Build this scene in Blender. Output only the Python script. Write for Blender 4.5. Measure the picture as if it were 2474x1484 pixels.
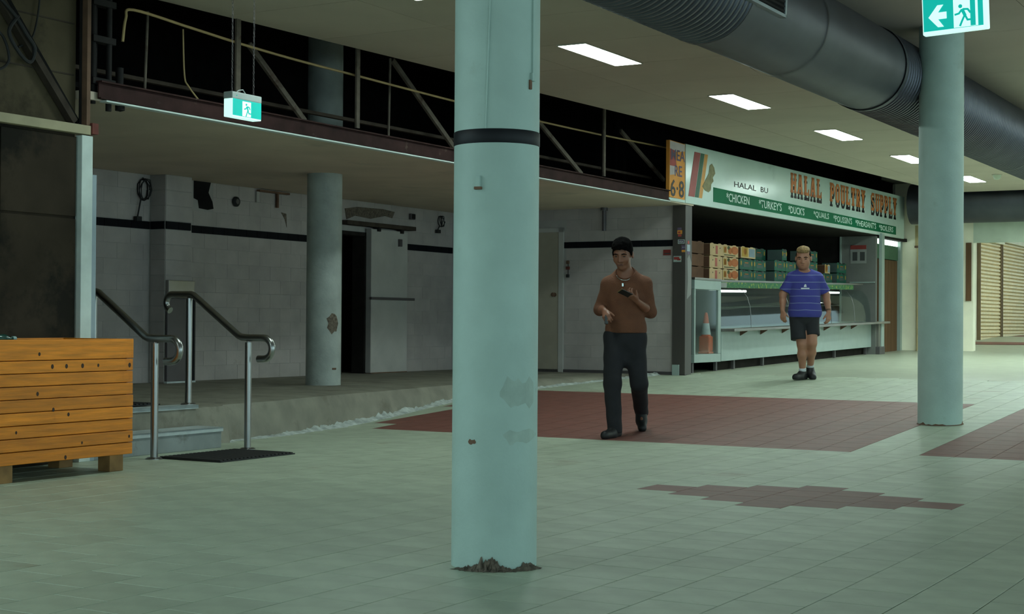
import bpy, math, random
import numpy as np
from mathutils import Matrix, Vector

random.seed(7); np.random.seed(7)
for o in list(bpy.data.objects): bpy.data.objects.remove(o)
scene = bpy.context.scene
COL = scene.collection

# ------------------------------------------------------------------ camera
YAW = math.radians(27.3); PITCH = math.atan(38/3700.); ROLL = math.radians(0.40); HC = 1.02
fw = Vector((-math.sin(YAW)*math.cos(PITCH), math.cos(YAW)*math.cos(PITCH), math.sin(PITCH)))
r0 = Vector((math.cos(YAW), math.sin(YAW), 0)); u0 = r0.cross(fw)
rt = r0*math.cos(ROLL)+u0*math.sin(ROLL); up = -r0*math.sin(ROLL)+u0*math.cos(ROLL)
cam_data = bpy.data.cameras.new('camera'); cam = bpy.data.objects.new('camera', cam_data); COL.objects.link(cam)
cam.matrix_world = Matrix(((rt.x, up.x, -fw.x, 0), (rt.y, up.y, -fw.y, 0), (rt.z, up.z, -fw.z, HC), (0, 0, 0, 1)))
cam_data.sensor_width = 36; cam_data.lens = 36*3700/2474.; cam_data.clip_end = 200
scene.camera = cam

# ------------------------------------------------------------------ world, exposure
world = bpy.data.worlds.new('world'); scene.world = world; world.use_nodes = True
bgn = world.node_tree.nodes['Background']
bgn.inputs[0].default_value = (0.66, 0.96, 1.0, 1); bgn.inputs[1].default_value = 1.25
scene.view_settings.view_transform = 'Standard'; scene.view_settings.look = 'None'
scene.view_settings.gamma = 1; scene.view_settings.use_curve_mapping = False
scene.view_settings.exposure = 0.62
LAMP_STRENGTH = 25.0            # ceiling troffers
LAMP_COLOR = (0.80, 1.0, 0.93)

# ------------------------------------------------------------------ frames
BA = math.radians(2.5); BG = Vector((-7.6, 13.0, 0))
bn = Vector((math.cos(BA), -math.sin(BA), 0)); bt = Vector((math.sin(BA), math.cos(BA), 0))
def W(p, q, z): 
    P = BG+bt*p+bn*q; return Vector((P.x, P.y, z))
PROF = [(-18, 0), (12.2, 0), (19.6, .340), (30, .527), (36, .767), (50, 1.0)]
def zf(Y):
    for (a, za), (b, zb) in zip(PROF, PROF[1:]):
        if Y <= b: return za+(zb-za)*(Y-a)/(b-a)
    return PROF[-1][1]
CEIL = 3.52; CEIL2 = 3.80; SOFF = 2.62; PLAT = .33
def zs(p): return .012*(p-6.8)          # the stall follows the slight fall of the floor

# ------------------------------------------------------------------ materials
MATS = {}
def s2l(c): return tuple((x/12.92 if x <= .04045 else ((x+.055)/1.055)**2.4) for x in c)
def mat(name, color, rough=.6, metal=0., var=.12, scale=6., bump=0., bscale=40., dirt=None, dscale=2., dth=.55, spec=.5, rnd=0., stretch=None, emis=None, estr=0., alpha=None, trans=0.):
    """colour + fine noise variation, optional dirt patches, bump, per object random tone"""
    if name in MATS: return MATS[name]
    m = bpy.data.materials.new(name); m.use_nodes = True; nt = m.node_tree; N = nt.nodes; L = nt.links
    b = N['Principled BSDF']; b.inputs['Roughness'].default_value = rough; b.inputs['Metallic'].default_value = metal
    b.inputs['Specular IOR Level'].default_value = spec
    tc = N.new('ShaderNodeTexCoord'); src = tc.outputs['Object']
    if stretch:
        mp = N.new('ShaderNodeMapping'); mp.inputs['Scale'].default_value = stretch; L.new(src, mp.inputs[0]); src = mp.outputs[0]
    nz = N.new('ShaderNodeTexNoise'); nz.inputs['Scale'].default_value = scale; nz.inputs['Detail'].default_value = 6
    L.new(src, nz.inputs['Vector'])
    mr = N.new('ShaderNodeMapRange'); mr.inputs['To Min'].default_value = 1-var; mr.inputs['To Max'].default_value = 1+var
    mr.inputs['From Min'].default_value = .3; mr.inputs['From Max'].default_value = .7
    L.new(nz.outputs['Fac'], mr.inputs['Value'])
    mul = N.new('ShaderNodeVectorMath'); mul.operation = 'SCALE'; mul.inputs[0].default_value = color[:3]
    L.new(mr.outputs[0], mul.inputs['Scale']); out = mul.outputs[0]
    if rnd:
        oi = N.new('ShaderNodeObjectInfo'); m2 = N.new('ShaderNodeMapRange')
        m2.inputs['To Min'].default_value = 1-rnd; m2.inputs['To Max'].default_value = 1+rnd
        L.new(oi.outputs['Random'], m2.inputs['Value'])
        v2 = N.new('ShaderNodeVectorMath'); v2.operation = 'SCALE'; L.new(out, v2.inputs[0]); L.new(m2.outputs[0], v2.inputs['Scale']); out = v2.outputs[0]
    if dirt:
        n2 = N.new('ShaderNodeTexNoise'); n2.inputs['Scale'].default_value = dscale; n2.inputs['Detail'].default_value = 8; n2.inputs['Roughness'].default_value = .65
        L.new(tc.outputs['Object'], n2.inputs['Vector'])
        m3 = N.new('ShaderNodeMapRange'); m3.inputs['From Min'].default_value = dth; m3.inputs['From Max'].default_value = dth+.12
        L.new(n2.outputs['Fac'], m3.inputs['Value'])
        mx = N.new('ShaderNodeMix'); mx.data_type = 'RGBA'; L.new(m3.outputs[0], mx.inputs['Factor']); L.new(out, mx.inputs['A'])
        mx.inputs['B'].default_value = (*dirt, 1); out = mx.outputs['Result']
    L.new(out, b.inputs['Base Color'])
    if bump:
        n4 = N.new('ShaderNodeTexNoise'); n4.inputs['Scale'].default_value = bscale; n4.inputs['Detail'].default_value = 4; L.new(src, n4.inputs['Vector'])
        bp = N.new('ShaderNodeBump'); bp.inputs['Strength'].default_value = bump; bp.inputs['Distance'].default_value = .01
        L.new(n4.outputs['Fac'], bp.inputs['Height']); L.new(bp.outputs[0], b.inputs['Normal'])
    if emis:
        b.inputs['Emission Color'].default_value = (*emis, 1); b.inputs['Emission Strength'].default_value = estr
    if trans: b.inputs['Transmission Weight'].default_value = trans
    if alpha is not None: b.inputs['Alpha'].default_value = alpha
    MATS[name] = m; return m

mat('floor_tile', (.425, .485, .375), .46, var=.13, scale=5, dirt=(.30, .29, .21), dscale=1.3, dth=.60, rnd=.06, bump=.12, bscale=25)
mat('red_tile', (.185, .064, .050), .52, var=.15, scale=7, rnd=.07, bump=.12, bscale=25)
mat('grout', (.17, .15, .115), .9, var=.2, scale=20)
mat('floor_far', (.37, .40, .305), .36, var=.10, scale=4, dirt=(.33, .32, .24), dscale=1., dth=.62)
mat('concrete', (.205, .195, .155), .85, var=.25, scale=3, bump=.5, bscale=18, dirt=(.13, .115, .085), dscale=2.2, dth=.56)
mat('crust', (.42, .46, .44), .95, var=.35, scale=14, bump=.9, bscale=30)
mat('column_paint', (.40, .535, .485), .55, var=.07, scale=5, dirt=(.33, .42, .36), dscale=2.6, dth=.63, bump=.15, bscale=60)
mat('column_stain', (.355, .455, .40), .6, var=.15, scale=12)
mat('rough_plaster', (.13, .105, .08), .95, var=.5, scale=40, bump=1, bscale=60)
mat('column_worn', (.34, .38, .355), .75, var=.16, scale=5, dirt=(.13, .13, .12), dscale=2.0, dth=.62, bump=.35, bscale=30)
mat('black_paint', (.008, .009, .012), .5, var=.2, spec=.25)
mat('black_tile', (.006, .0065, .009), .6, var=.2, spec=.1)
mat('block_paint', (.395, .36, .345), .6, var=.10, scale=4, rnd=.045, dirt=(.24, .20, .15), dscale=1.7, dth=.66, bump=.2, bscale=30)
mat('mortar', (.37, .355, .34), .9, var=.08)
mat('soffit', (.60, .50, .40), .85, var=.08, scale=1.5, dirt=(.42, .37, .30), dscale=.8, dth=.60)
mat('ceiling_panel', (.54, .48, .40), .8, var=.05, scale=1.5, rnd=.03)
mat('ceiling_joint', (.12, .115, .10), .9)
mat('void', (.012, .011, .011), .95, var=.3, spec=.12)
mat('void_wood', (.055, .043, .034), .9, var=.3, spec=.12)
mat('steel_post', (.14, .115, .09), .75, metal=.2, var=.3, scale=9, dirt=(.06, .03, .02), dscale=5, dth=.56)
mat('maroon_steel', (.038, .017, .016), .7, var=.35, scale=6, dirt=(.12, .085, .07), dscale=7, dth=.62, spec=.12)
mat('dark_steel', (.018, .016, .016), .7, metal=.2, var=.3, spec=.2)
mat('white_trim', (.62, .70, .68), .5, var=.08)
mat('yellow_cable', (.40, .29, .13), .6)
mat('black_rubber', (.012, .012, .013), .7)
mat('plywood', (.085, .068, .042), .85, var=.2, scale=3, dirt=(.042, .034, .022), dscale=1.6, dth=.52, spec=.12)
mat('sheet', (.042, .031, .021), .85, var=.3, scale=2.2, dirt=(.015, .013, .010), dscale=1.4, dth=.50, spec=.12)
mat('cream_timber', (.40, .345, .22), .7, var=.12, scale=5)
mat('rust_brown', (.14, .075, .045), .8, var=.3, scale=8)
mat('red_oxide', (.15, .035, .025), .8, var=.25, scale=8)
mat('post_white', (.60, .68, .65), .5, var=.08, scale=8, dirt=(.40, .42, .36), dscale=3, dth=.62)
mat('post_blue', (.30, .37, .42), .5, var=.08)
mat('wood', (.76, .235, .009), .55, var=.22, scale=5, stretch=(6, .7, 9), rnd=.16, dirt=(.60, .16, .006), dscale=2.2, dth=.60, bump=.15, bscale=14)
mat('knot', (.045, .018, .008), .7)
mat('wood_dark', (.30, .165, .06), .8, var=.3, scale=8)
mat('soil', (.03, .022, .015), 1, var=.4, scale=20, bump=1, spec=.12)
mat('stainless', (.33, .33, .325), .28, metal=1, var=.08, scale=3)
mat('pillar_steel', (.105, .095, .09), .42, metal=.55, var=.12, scale=3, stretch=(1, 1, .1))
mat('brushed', (.30, .285, .27), .38, metal=.85, var=.12, scale=3, stretch=(1, 1, .1))
mat('grey_metal', (.115, .105, .11), .5, metal=.5, var=.10, scale=3)
mat('nosing', (.46, .52, .53), .5, metal=.2, var=.15, scale=8)
mat('riser', (.24, .265, .265), .8, var=.18, scale=4, dirt=(.14, .14, .125), dscale=3, dth=.60)
mat('galv', (.105, .112, .135), .46, metal=.85, var=.12, scale=2.5)
mat('galv_edge', (.36, .42, .45), .4, metal=.7, var=.05)
mat('sign_white', (.56, .70, .655), .20, var=.05, scale=1.5, dirt=(.43, .53, .50), dscale=1.2, dth=.60)
mat('sign_green', (.001, .135, .058), .6, var=.1, scale=2, spec=.2)
mat('letter_white', (.62, .78, .72), .5)
mat('letter_orange', (.62, .20, .055), .45, var=.1)
mat('letter_black', (.012, .010, .012), .5)
mat('stripe_red', (.32, .045, .040), .45)
mat('stripe_green', (.004, .085, .035), .45)
mat('stripe_yellow', (.66, .30, .045), .45)
mat('poster_orange', (.74, .30, .045), .6, var=.1, scale=3)
mat('poster_purple', (.13, .09, .16), .6)
mat('poster_red', (.42, .07, .06), .6)
mat('poster_pale', (.52, .46, .46), .6)
mat('bird', (.24, .22, .11), .6, var=.3, scale=14)
mat('case_white', (.32, .40, .375), .4, var=.05)
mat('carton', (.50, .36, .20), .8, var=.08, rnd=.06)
mat('carton_shaded', (.115, .052, .026), .85, var=.15, rnd=.1)  # carton brown darkened to paint in the shade on its side
mat('print_orange', (.42, .12, .028), .7, var=.15, scale=30)
mat('print_red', (.38, .10, .075), .7)
mat('print_green', (.045, .065, .018), .7)
mat('print_yellow', (.42, .25, .035), .7)
mat('print_blue', (.20, .27, .33), .7)
mat('green_crate', (.004, .092, .058), .6, var=.1, rnd=.18)
mat('green_grey', (.060, .095, .09), .7, rnd=.15)
mat('leafprint', (.010, .13, .045), .5, var=.3, scale=20, dirt=(.50, .44, .02), dscale=20, dth=.54)
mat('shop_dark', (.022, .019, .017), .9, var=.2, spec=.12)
mat('shop_grey', (.15, .155, .145), .6, var=.12, scale=3)
mat('notice', (.24, .25, .24), .6)
mat('notice_red', (.20, .025, .02), .6)
mat('notice_dark', (.04, .043, .043), .6)
mat('cone_orange', (.62, .095, .028), .5, var=.1)
mat('cone_white', (.50, .54, .54), .5)
mat('door_brown', (.14, .070, .030), .85, var=.18, scale=6, stretch=(4, 4, .25))
mat('door_beige', (.34, .305, .245), .6, var=.06)
mat('door_white', (.42, .41, .39), .6, var=.10, scale=3, dirt=(.25, .21, .17), dscale=1.8, dth=.64)
mat('shop_green', (.055, .15, .085), .6, var=.12)
mat('cream_wall', (.90, .87, .69), .6, var=.06, scale=3, dirt=(.48, .42, .24), dscale=1.0, dth=.66)
mat('shutter', (.80, .66, .40), .5, var=.08)
mat('shutter_gap', (.20, .14, .08), .7)
mat('valance', (.60, .68, .56), .6, var=.05)
mat('pipe_cream', (.52, .42, .21), .6, var=.2, scale=4)
mat('exit_housing', (.33, .37, .36), .5)
mat('exit_white', (.55, .75, .70), .4, emis=(.62, .95, .88), estr=.62)
mat('exit_green', (.0, .22, .19), .4, emis=(.0, .36, .30), estr=.72)
mat('lamp_frame', (.60, .58, .50), .5)
mat('lamp_tube', (.9, .9, .9), .4, emis=(.85, 1., .90), estr=3.2)
mat('daylight_sheet', (.8, .85, .8), .5, emis=(.80, 1., .88), estr=2.0, var=.12, scale=60, stretch=(1, 1, .02))
mat('lamp_diffuser', (.9, .9, .85), .5, emis=LAMP_COLOR, estr=LAMP_STRENGTH)
mat('skin_tan', (.215, .085, .048), .5, var=.06)
mat('skin_warm', (.34, .155, .095), .5, var=.06)
mat('hair_black', (.0035, .003, .003), .95, var=.4, scale=40, bump=.5, bscale=60, spec=.05)
mat('hair_blond', (.24, .15, .06), .85, var=.45, scale=45, bump=1, bscale=60)
mat('lip_tan', (.13, .045, .035), .5)
mat('lip_warm', (.24, .085, .065), .5)
mat('eye_white', (.5, .46, .42), .3)
mat('eye_dark', (.01, .008, .007), .3)
mat('sweater', (.135, .050, .024), .9, var=.12, scale=14, bump=.5, bscale=120)
mat('trouser', (.0095, .0095, .013), .85, var=.25, scale=9, bump=.3, bscale=14)
mat('shoe_black', (.010, .010, .012), .55, var=.2)
mat('shoe_sole', (.02, .02, .022), .7)
mat('short_black', (.013, .014, .018), .85, var=.2, scale=9)
mat('sock', (.52, .56, .60), .9)
mat('silver', (.55, .62, .60), .25, metal=.9)
mat('phone', (.02, .018, .016), .3)
mat('phone_gold', (.28, .20, .09), .35, metal=.6)
mat('logo_white', (.62, .66, .72), .6)
mat('bottle_green', (.005, .06, .045), .15)
mat('bottle_cap', (.30, .45, .44), .4)

def striped_shirt():
    m = bpy.data.materials.new('striped_shirt'); m.use_nodes = True; nt = m.node_tree; N = nt.nodes; L = nt.links
    b = N['Principled BSDF']; b.inputs['Roughness'].default_value = .85
    tc = N.new('ShaderNodeTexCoord'); sp = N.new('ShaderNodeSeparateXYZ'); L.new(tc.outputs['Object'], sp.inputs[0])
    nz = N.new('ShaderNodeTexNoise'); nz.inputs['Scale'].default_value = 3; L.new(tc.outputs['Object'], nz.inputs['Vector'])
    ad = N.new('ShaderNodeMath'); ad.operation = 'MULTIPLY_ADD'; ad.inputs[1].default_value = .03; L.new(nz.outputs['Fac'], ad.inputs[0]); L.new(sp.outputs['Z'], ad.inputs[2])
    mo = N.new('ShaderNodeMath'); mo.operation = 'WRAP'; mo.inputs[1].default_value = .0895; mo.inputs[2].default_value = 0; L.new(ad.outputs[0], mo.inputs[0])
    lt = N.new('ShaderNodeMath'); lt.operation = 'LESS_THAN'; lt.inputs[1].default_value = .0065; L.new(mo.outputs[0], lt.inputs[0])
    mx = N.new('ShaderNodeMix'); mx.data_type = 'RGBA'; mx.inputs['A'].default_value = (.042, .045, .25, 1); mx.inputs['B'].default_value = (.20, .24, .40, 1)
    L.new(lt.outputs[0], mx.inputs['Factor']); L.new(mx.outputs['Result'], b.inputs['Base Color']); MATS['striped_shirt'] = m
striped_shirt()
def glass_mat(name, tint, mixf, rough=.05):
    m = bpy.data.materials.new(name); m.use_nodes = True; nt = m.node_tree; N = nt.nodes; L = nt.links
    N.remove(N['Principled BSDF']); o = N['Material Output']
    t = N.new('ShaderNodeBsdfTransparent'); t.inputs[0].default_value = (*tint, 1)
    g = N.new('ShaderNodeBsdfGlossy'); g.inputs['Roughness'].default_value = rough; g.inputs[0].default_value = (.9, .95, .95, 1)
    fr = N.new('ShaderNodeLayerWeight'); fr.inputs['Blend'].default_value = .5
    pw = N.new('ShaderNodeMath'); pw.operation = 'POWER'; pw.inputs[1].default_value = 4.; L.new(fr.outputs['Facing'], pw.inputs[0])
    ad = N.new('ShaderNodeMath'); ad.operation = 'MULTIPLY_ADD'; ad.inputs[1].default_value = .35; ad.inputs[2].default_value = mixf; L.new(pw.outputs[0], ad.inputs[0])
    mx = N.new('ShaderNodeMixShader'); L.new(ad.outputs[0], mx.inputs[0]); L.new(t.outputs[0], mx.inputs[1]); L.new(g.outputs[0], mx.inputs[2]); L.new(mx.outputs[0], o.inputs[0])
    MATS[name] = m
glass_mat('glass', (.84, .90, .89), .045, .06)
glass_mat('glass_dim', (.88, .91, .91), .008, .05)

# ------------------------------------------------------------------ mesh helpers
class MB:
    def __init__(s): s.v = []; s.f = []
    def add(s, vs, fs):
        n = len(s.v); s.v += [tuple(v) for v in vs]; s.f += [tuple(i+n for i in f) for f in fs]; return s
    def box(s, a, b):
        (x0, y0, z0), (x1, y1, z1) = [tuple(map(min, zip(a, b))), tuple(map(max, zip(a, b)))]
        return s.add([(x0,y0,z0),(x1,y0,z0),(x1,y1,z0),(x0,y1,z0),(x0,y0,z1),(x1,y0,z1),(x1,y1,z1),(x0,y1,z1)],
                     [(0,3,2,1),(4,5,6,7),(0,1,5,4),(1,2,6,5),(2,3,7,6),(3,0,4,7)])
    def bar(s, a, b, w, d, upv=(0,0,1)):
        """rectangular bar from a to b, w across, d along the second axis"""
        a = Vector(a); b = Vector(b); t = (b-a).normalized(); x = t.cross(Vector(upv))
        if x.length < 1e-4: x = t.cross(Vector((0,1,0)))
        x.normalize(); y = x.cross(t)
        vs = [P+x*(i*w/2)+y*(j*d/2) for P in (a, b) for i, j in ((-1,-1),(1,-1),(1,1),(-1,1))]
        return s.add(vs, [(0,3,2,1),(4,5,6,7),(0,1,5,4),(1,2,6,5),(2,3,7,6),(3,0,4,7)])
    def prism(s, pts, ext):
        """closed polygon pts (3d) pushed along ext"""
        n = len(pts); e = Vector(ext); vs = [Vector(p) for p in pts]; vs += [p+e for p in vs]
        nrm = Vector((0,0,0))
        for i in range(n):
            a, b = Vector(pts[i]), Vector(pts[(i+1) % n]); nrm += a.cross(b)
        fs = [tuple(range(n)), tuple(range(2*n-1, n-1, -1))]+[(i, i+n, (i+1) % n+n, (i+1) % n) for i in range(n)]
        if nrm.dot(e) > 0: fs = [tuple(reversed(f)) for f in fs]
        return s.add(vs, fs)
    def tube(s, pts, r, n=10, caps=True):
        P = [Vector(p) for p in pts]; R = r if isinstance(r, (list, tuple)) else [r]*len(P)
        T = []
        for i in range(len(P)):
            a = P[max(i-1, 0)]; b = P[min(i+1, len(P)-1)]; T.append((b-a).normalized())
        x = T[0].cross(Vector((0,0,1)))
        if x.length < .05: x = T[0].cross(Vector((0,1,0)))
        x.normalize(); vs = []; fs = []
        for i, p in enumerate(P):
            x = (x-T[i]*x.dot(T[i])).normalized(); y = T[i].cross(x)
            vs += [p+(x*math.cos(2*math.pi*k/n)+y*math.sin(2*math.pi*k/n))*R[i] for k in range(n)]
        for i in range(len(P)-1):
            for k in range(n): fs.append((i*n+k, i*n+(k+1) % n, (i+1)*n+(k+1) % n, (i+1)*n+k))
        if caps: fs += [tuple(range(n-1, -1, -1)), tuple(range((len(P)-1)*n, len(P)*n))]
        return s.add(vs, fs)
    def lathe(s, prof, n=24, c=(0,0,0)):
        vs = []; fs = []; m = len(prof)
        for r, z in prof: vs += [(c[0]+r*math.cos(2*math.pi*k/n), c[1]+r*math.sin(2*math.pi*k/n), c[2]+z) for k in range(n)]
        for i in range(m-1):
            for k in range(n): fs.append((i*n+k, i*n+(k+1) % n, (i+1)*n+(k+1) % n, (i+1)*n+k))
        if prof[0][0] > 1e-5: fs.append(tuple(range(n-1, -1, -1)))
        if prof[-1][0] > 1e-5: fs.append(tuple(range((m-1)*n, m*n)))
        return s.add(vs, fs)
    def ell(s, c, r, n=12, m=8):
        prof = [(math.sin(math.pi*i/m), -math.cos(math.pi*i/m)) for i in range(m+1)]
        vs = []; fs = []
        for a, z in prof: vs += [(c[0]+r[0]*a*math.cos(2*math.pi*k/n), c[1]+r[1]*a*math.sin(2*math.pi*k/n), c[2]+r[2]*z) for k in range(n)]
        for i in range(m):
            for k in range(n): fs.append((i*n+k, i*n+(k+1) % n, (i+1)*n+(k+1) % n, (i+1)*n+k))
        return s.add(vs, fs)
    def mesh(s, name):
        me = bpy.data.meshes.new(name); me.from_pydata(s.v, [], s.f); me.update(); return me

def mk(name, mb, m, parent=None, loc=(0,0,0), rz=0., smooth=False, bevel=0., kind=None, label=None):
    me = mb.mesh(name) if isinstance(mb, MB) else mb
    if m: 
        if not me.materials: me.materials.append(MATS[m])
    if smooth:
        for p in me.polygons: p.use_smooth = True
    o = bpy.data.objects.new(name, me); COL.objects.link(o)
    o.location = loc; o.rotation_euler = (0, 0, rz)
    if parent: o.parent = parent
    if smooth and smooth != 'full':
        try: me.set_sharp_from_angle(angle=math.radians(40))
        except Exception: pass
    if bevel:
        bv = o.modifiers.new('bevel', 'BEVEL'); bv.width = bevel; bv.segments = 2; bv.limit_method = 'ANGLE'
    if kind: o['kind'] = kind
    if label: o['label'] = label
    return o
def tag(o, label, cat, group=None):
    o['label'] = label; o['category'] = cat
    if group: o['group'] = group
    return o
def thing(name, label, cat, loc=(0,0,0), rz=0., group=None):
    o = bpy.data.objects.new(name, None); COL.objects.link(o); o.empty_display_size = .1
    o.location = loc; o.rotation_euler = (0, 0, rz); return tag(o, label, cat, group)
def bthing(name, label, cat, p, q, z, group=None): return thing(name, label, cat, W(p, q, z), -BA, group)
def bmk(name, mb, m, **k):      # mesh given in (q, p, z) of the building frame
    return mk(name, mb, m, loc=tuple(BG), rz=-BA, **k)
def copy_tree(o, parent=None):
    c = o.copy(); COL.objects.link(c); c.parent = parent
    for ch in list(o.children): copy_tree(ch, c)
    return c
def text_mesh(s, size=1., ext=.0, align='LEFT', sx=1., bold=0.):
    cu = bpy.data.curves.new('txt', 'FONT'); cu.body = s; cu.size = size; cu.extrude = ext; cu.align_x = align; cu.resolution_u = 2; cu.offset = bold
    ob = bpy.data.objects.new('txt', cu); COL.objects.link(ob)
    dg = bpy.context.evaluated_depsgraph_get(); me = bpy.data.meshes.new_from_object(ob.evaluated_get(dg))
    bpy.data.objects.remove(ob); bpy.data.curves.remove(cu)
    co = np.empty(len(me.vertices)*3); me.vertices.foreach_get('co', co); co = co.reshape(-1, 3); co[:, 0] *= sx
    me.vertices.foreach_set('co', co.ravel()); me.materials.clear(); me.update(); return me
def xf(me, fn):
    for v in me.vertices: v.co = fn(v.co)
    me.update(); return me
# ================================================================== SETTING
PROF = [(-31, 0), (-.62, 0), (6.6, .340), (17, .527), (23, .767), (40, 1.0)]   # floor height along the hall
def zfp(p):
    for (a, za), (b, zb) in zip(PROF, PROF[1:]):
        if p <= b: return za+(zb-za)*(p-a)/(b-a)
    return PROF[-1][1]
def visible(P, mx=.16):
    d = Vector(P)-Vector((0, 0, HC)); z = d.dot(fw)
    if z < .5: return None
    x = d.dot(rt)/z*3700/1237; y = d.dot(up)/z*3700/742
    return z if abs(x) < 1+mx and abs(y) < 1+mx else None

# ---- floor slab
mb = MB(); Q0, Q1 = -5.2, 16.
vs = []; fs = []
for p, z in PROF: vs += [(Q0, p, z-.006), (Q1, p, z-.006)]
for i in range(len(PROF)-1): fs.append((2*i, 2*i+1, 2*i+3, 2*i+2))
mb.add(vs, fs)
fl = bmk('floor', mb, 'grout', kind='structure')
fl.data.materials.append(MATS['floor_far'])
for i, pl in enumerate(fl.data.polygons): pl.material_index = 1 if i >= 2 else 0

TW, TL, GAP = .275, .31, .005
def tile_mesh(name, m, slope=0., L=TL):
    a, b, t = (TW-GAP)/2, (L-GAP)/2, .0012
    mb = MB(); s = slope
    pts = [(-a, -b), (a, -b), (a, b), (-a, b)]; top = [(-a+t, -b+t), (a-t, -b+t), (a-t, b-t), (-a+t, b-t)]
    mb.add([(x, y, -.008+s*y) for x, y in pts]+[(x, y, -t+s*y) for x, y in pts]+[(x, y, s*y) for x, y in top],
           [(0,1,5,4),(1,2,6,5),(2,3,7,6),(3,0,4,7),(4,5,9,8),(5,6,10,9),(6,7,11,10),(7,4,8,11),(8,9,10,11)])
    me = mb.mesh(name); me.materials.append(MATS[m]); return me
EDGE = [(-2.60, -.41), (-1.9, -.44), (-.73, -.67), (.36, -.79), (1.2, -.93), (2.05, -1.07), (3., -1.06), (3.93, -.96), (4.73, -.80), (5.58, -.62), (6.45, -.40)]
def qedge(p):
    if p < EDGE[0][0]: return -.41
    for (a, qa), (b, qb) in zip(EDGE, EDGE[1:]):
        if p <= b: return qa+(qb-qa)*(p-a)/(b-a)
    return -.40
DIAM = {4.13+.275*i+.1375: n for i, n in enumerate([1, 2, 3, 4, 3, 2, 1])}
tiles = []
S = (.34)/7.22
for j in range(-26, 29):
    qc = 5.505+TW*(j+.5); ph = .124+(.155 if j % 2 else 0)
    for i in range(-52, 22):
        pc = ph+TL*i+TL/2; P = None
        if pc-TL/2 > 6.6: continue
        z = zfp(pc); ramp = pc > -.62
        if qc < qedge(pc)-.2: continue
        d = visible(W(pc, qc, z), .02)
        if d is None: d = 1e3
        red = False
        if ramp and pc < 3.65:
            red = not (4.405 < qc < 4.955) and qc > qedge(pc)+.32
        else:
            for c, n in DIAM.items():
                if abs(qc-c) < .05: red = abs(pc+3.9) < n*.155
        tiles.append((d, qc, pc, z, red, ramp))
tiles.sort(key=lambda t: t[0])
ME = {(False, False): tile_mesh('tile', 'floor_tile'), (True, False): tile_mesh('tile_red', 'red_tile'),
      (False, True): tile_mesh('tile_ramp', 'floor_tile', S), (True, True): tile_mesh('tile_ramp_red', 'red_tile', S)}
rest = {False: MB(), True: MB()}
n_single = 0
for d, q, p, z, red, ramp in tiles:
    crosses = abs(p+.62) < TL/2 or abs(p-3.65) < TL/2
    if n_single < 300 and not crosses and d < 1e3:
        o = bpy.data.objects.new('tile', ME[(red, ramp)]); COL.objects.link(o); o.parent = fl
        o.location = (q, p, z+random.uniform(-.0003, .0003)); n_single += 1
    else:
        a, b = (TW-GAP)/2, (TL-GAP)/2
        cut = [p-b, p+b] if not crosses else [p-b, (-.62 if p < 2 else 3.65), p+b]
        for y0, y1 in zip(cut, cut[1:]):
            r_ = red if not crosses else (-.62 < (y0+y1)/2 < 3.65 and (not (4.405 < q < 4.955)) and q > qedge(p)+.32)
            z0, z1 = zfp(y0), zfp(y1)
            rest[r_].add([(q-a, y0, z0), (q+a, y0, z0), (q+a, y1, z1), (q-a, y1, z1), (q-a, y0, z0-.006), (q+a, y0, z0-.006), (q+a, y1, z1-.006), (q-a, y1, z1-.006)],
                         [(0,1,2,3), (4,5,1,0), (5,6,2,1), (6,7,3,2), (7,4,0,3)])
mk('floor_tiles', rest[False], 'floor_tile', parent=fl, kind='stuff', label='pale beige floor tiles further off')
mk('red_floor_tiles', rest[True], 'red_tile', parent=fl, kind='stuff', label='dull red floor tiles of the crossing bands')
# red triangle of paving by the far shutters
mb = MB(); mb.prism([(.35, 19.8, zfp(19.8)), (5., 19.9, zfp(19.9)), (5., 25, zfp(25)), (.5, 25., zfp(25.))], (0, 0, .008)); mb.v = [(x, y, z-.002) for x, y, z in mb.v]
mk('red_paving_band', mb, 'red_tile', parent=fl)

# ---- raised platform with its worn, curved edge
mb = MB(); prof = []
ps = [-12]+[-2.7+.15*i for i in range(62)]
ps = [p for p in ps if p < 6.46]+[6.46]
def ztop(p): return .33 if p < -2.7 else (.315 if p < 3 else .315+.02*(p-3)/3.4)
for p in ps:
    q = qedge(p) if p > -2.66 else -.27
    w = .012*math.sin(7*p)+.010*math.sin(17*p+1)
    zb = zfp(p)-.02
    prof.append([(q+w+.03, p, zb), (q+w-.01, p, zb+.6*(ztop(p)-zb)), (q+w*.5-.06, p, ztop(p)-.012), (q-.16, p, ztop(p)), (-1.9, p, PLAT), (-4.3, p, PLAT)])
n = 6; vs = [v for r in prof for v in r]; fs = []
for i in range(len(prof)-1):
    for k in range(n-1): fs.append((i*n+k, (i+1)*n+k, (i+1)*n+k+1, i*n+k+1))
mb.add(vs, fs)
plat = bmk('raised_platform', mb, 'concrete', smooth=True, kind='structure')
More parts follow.
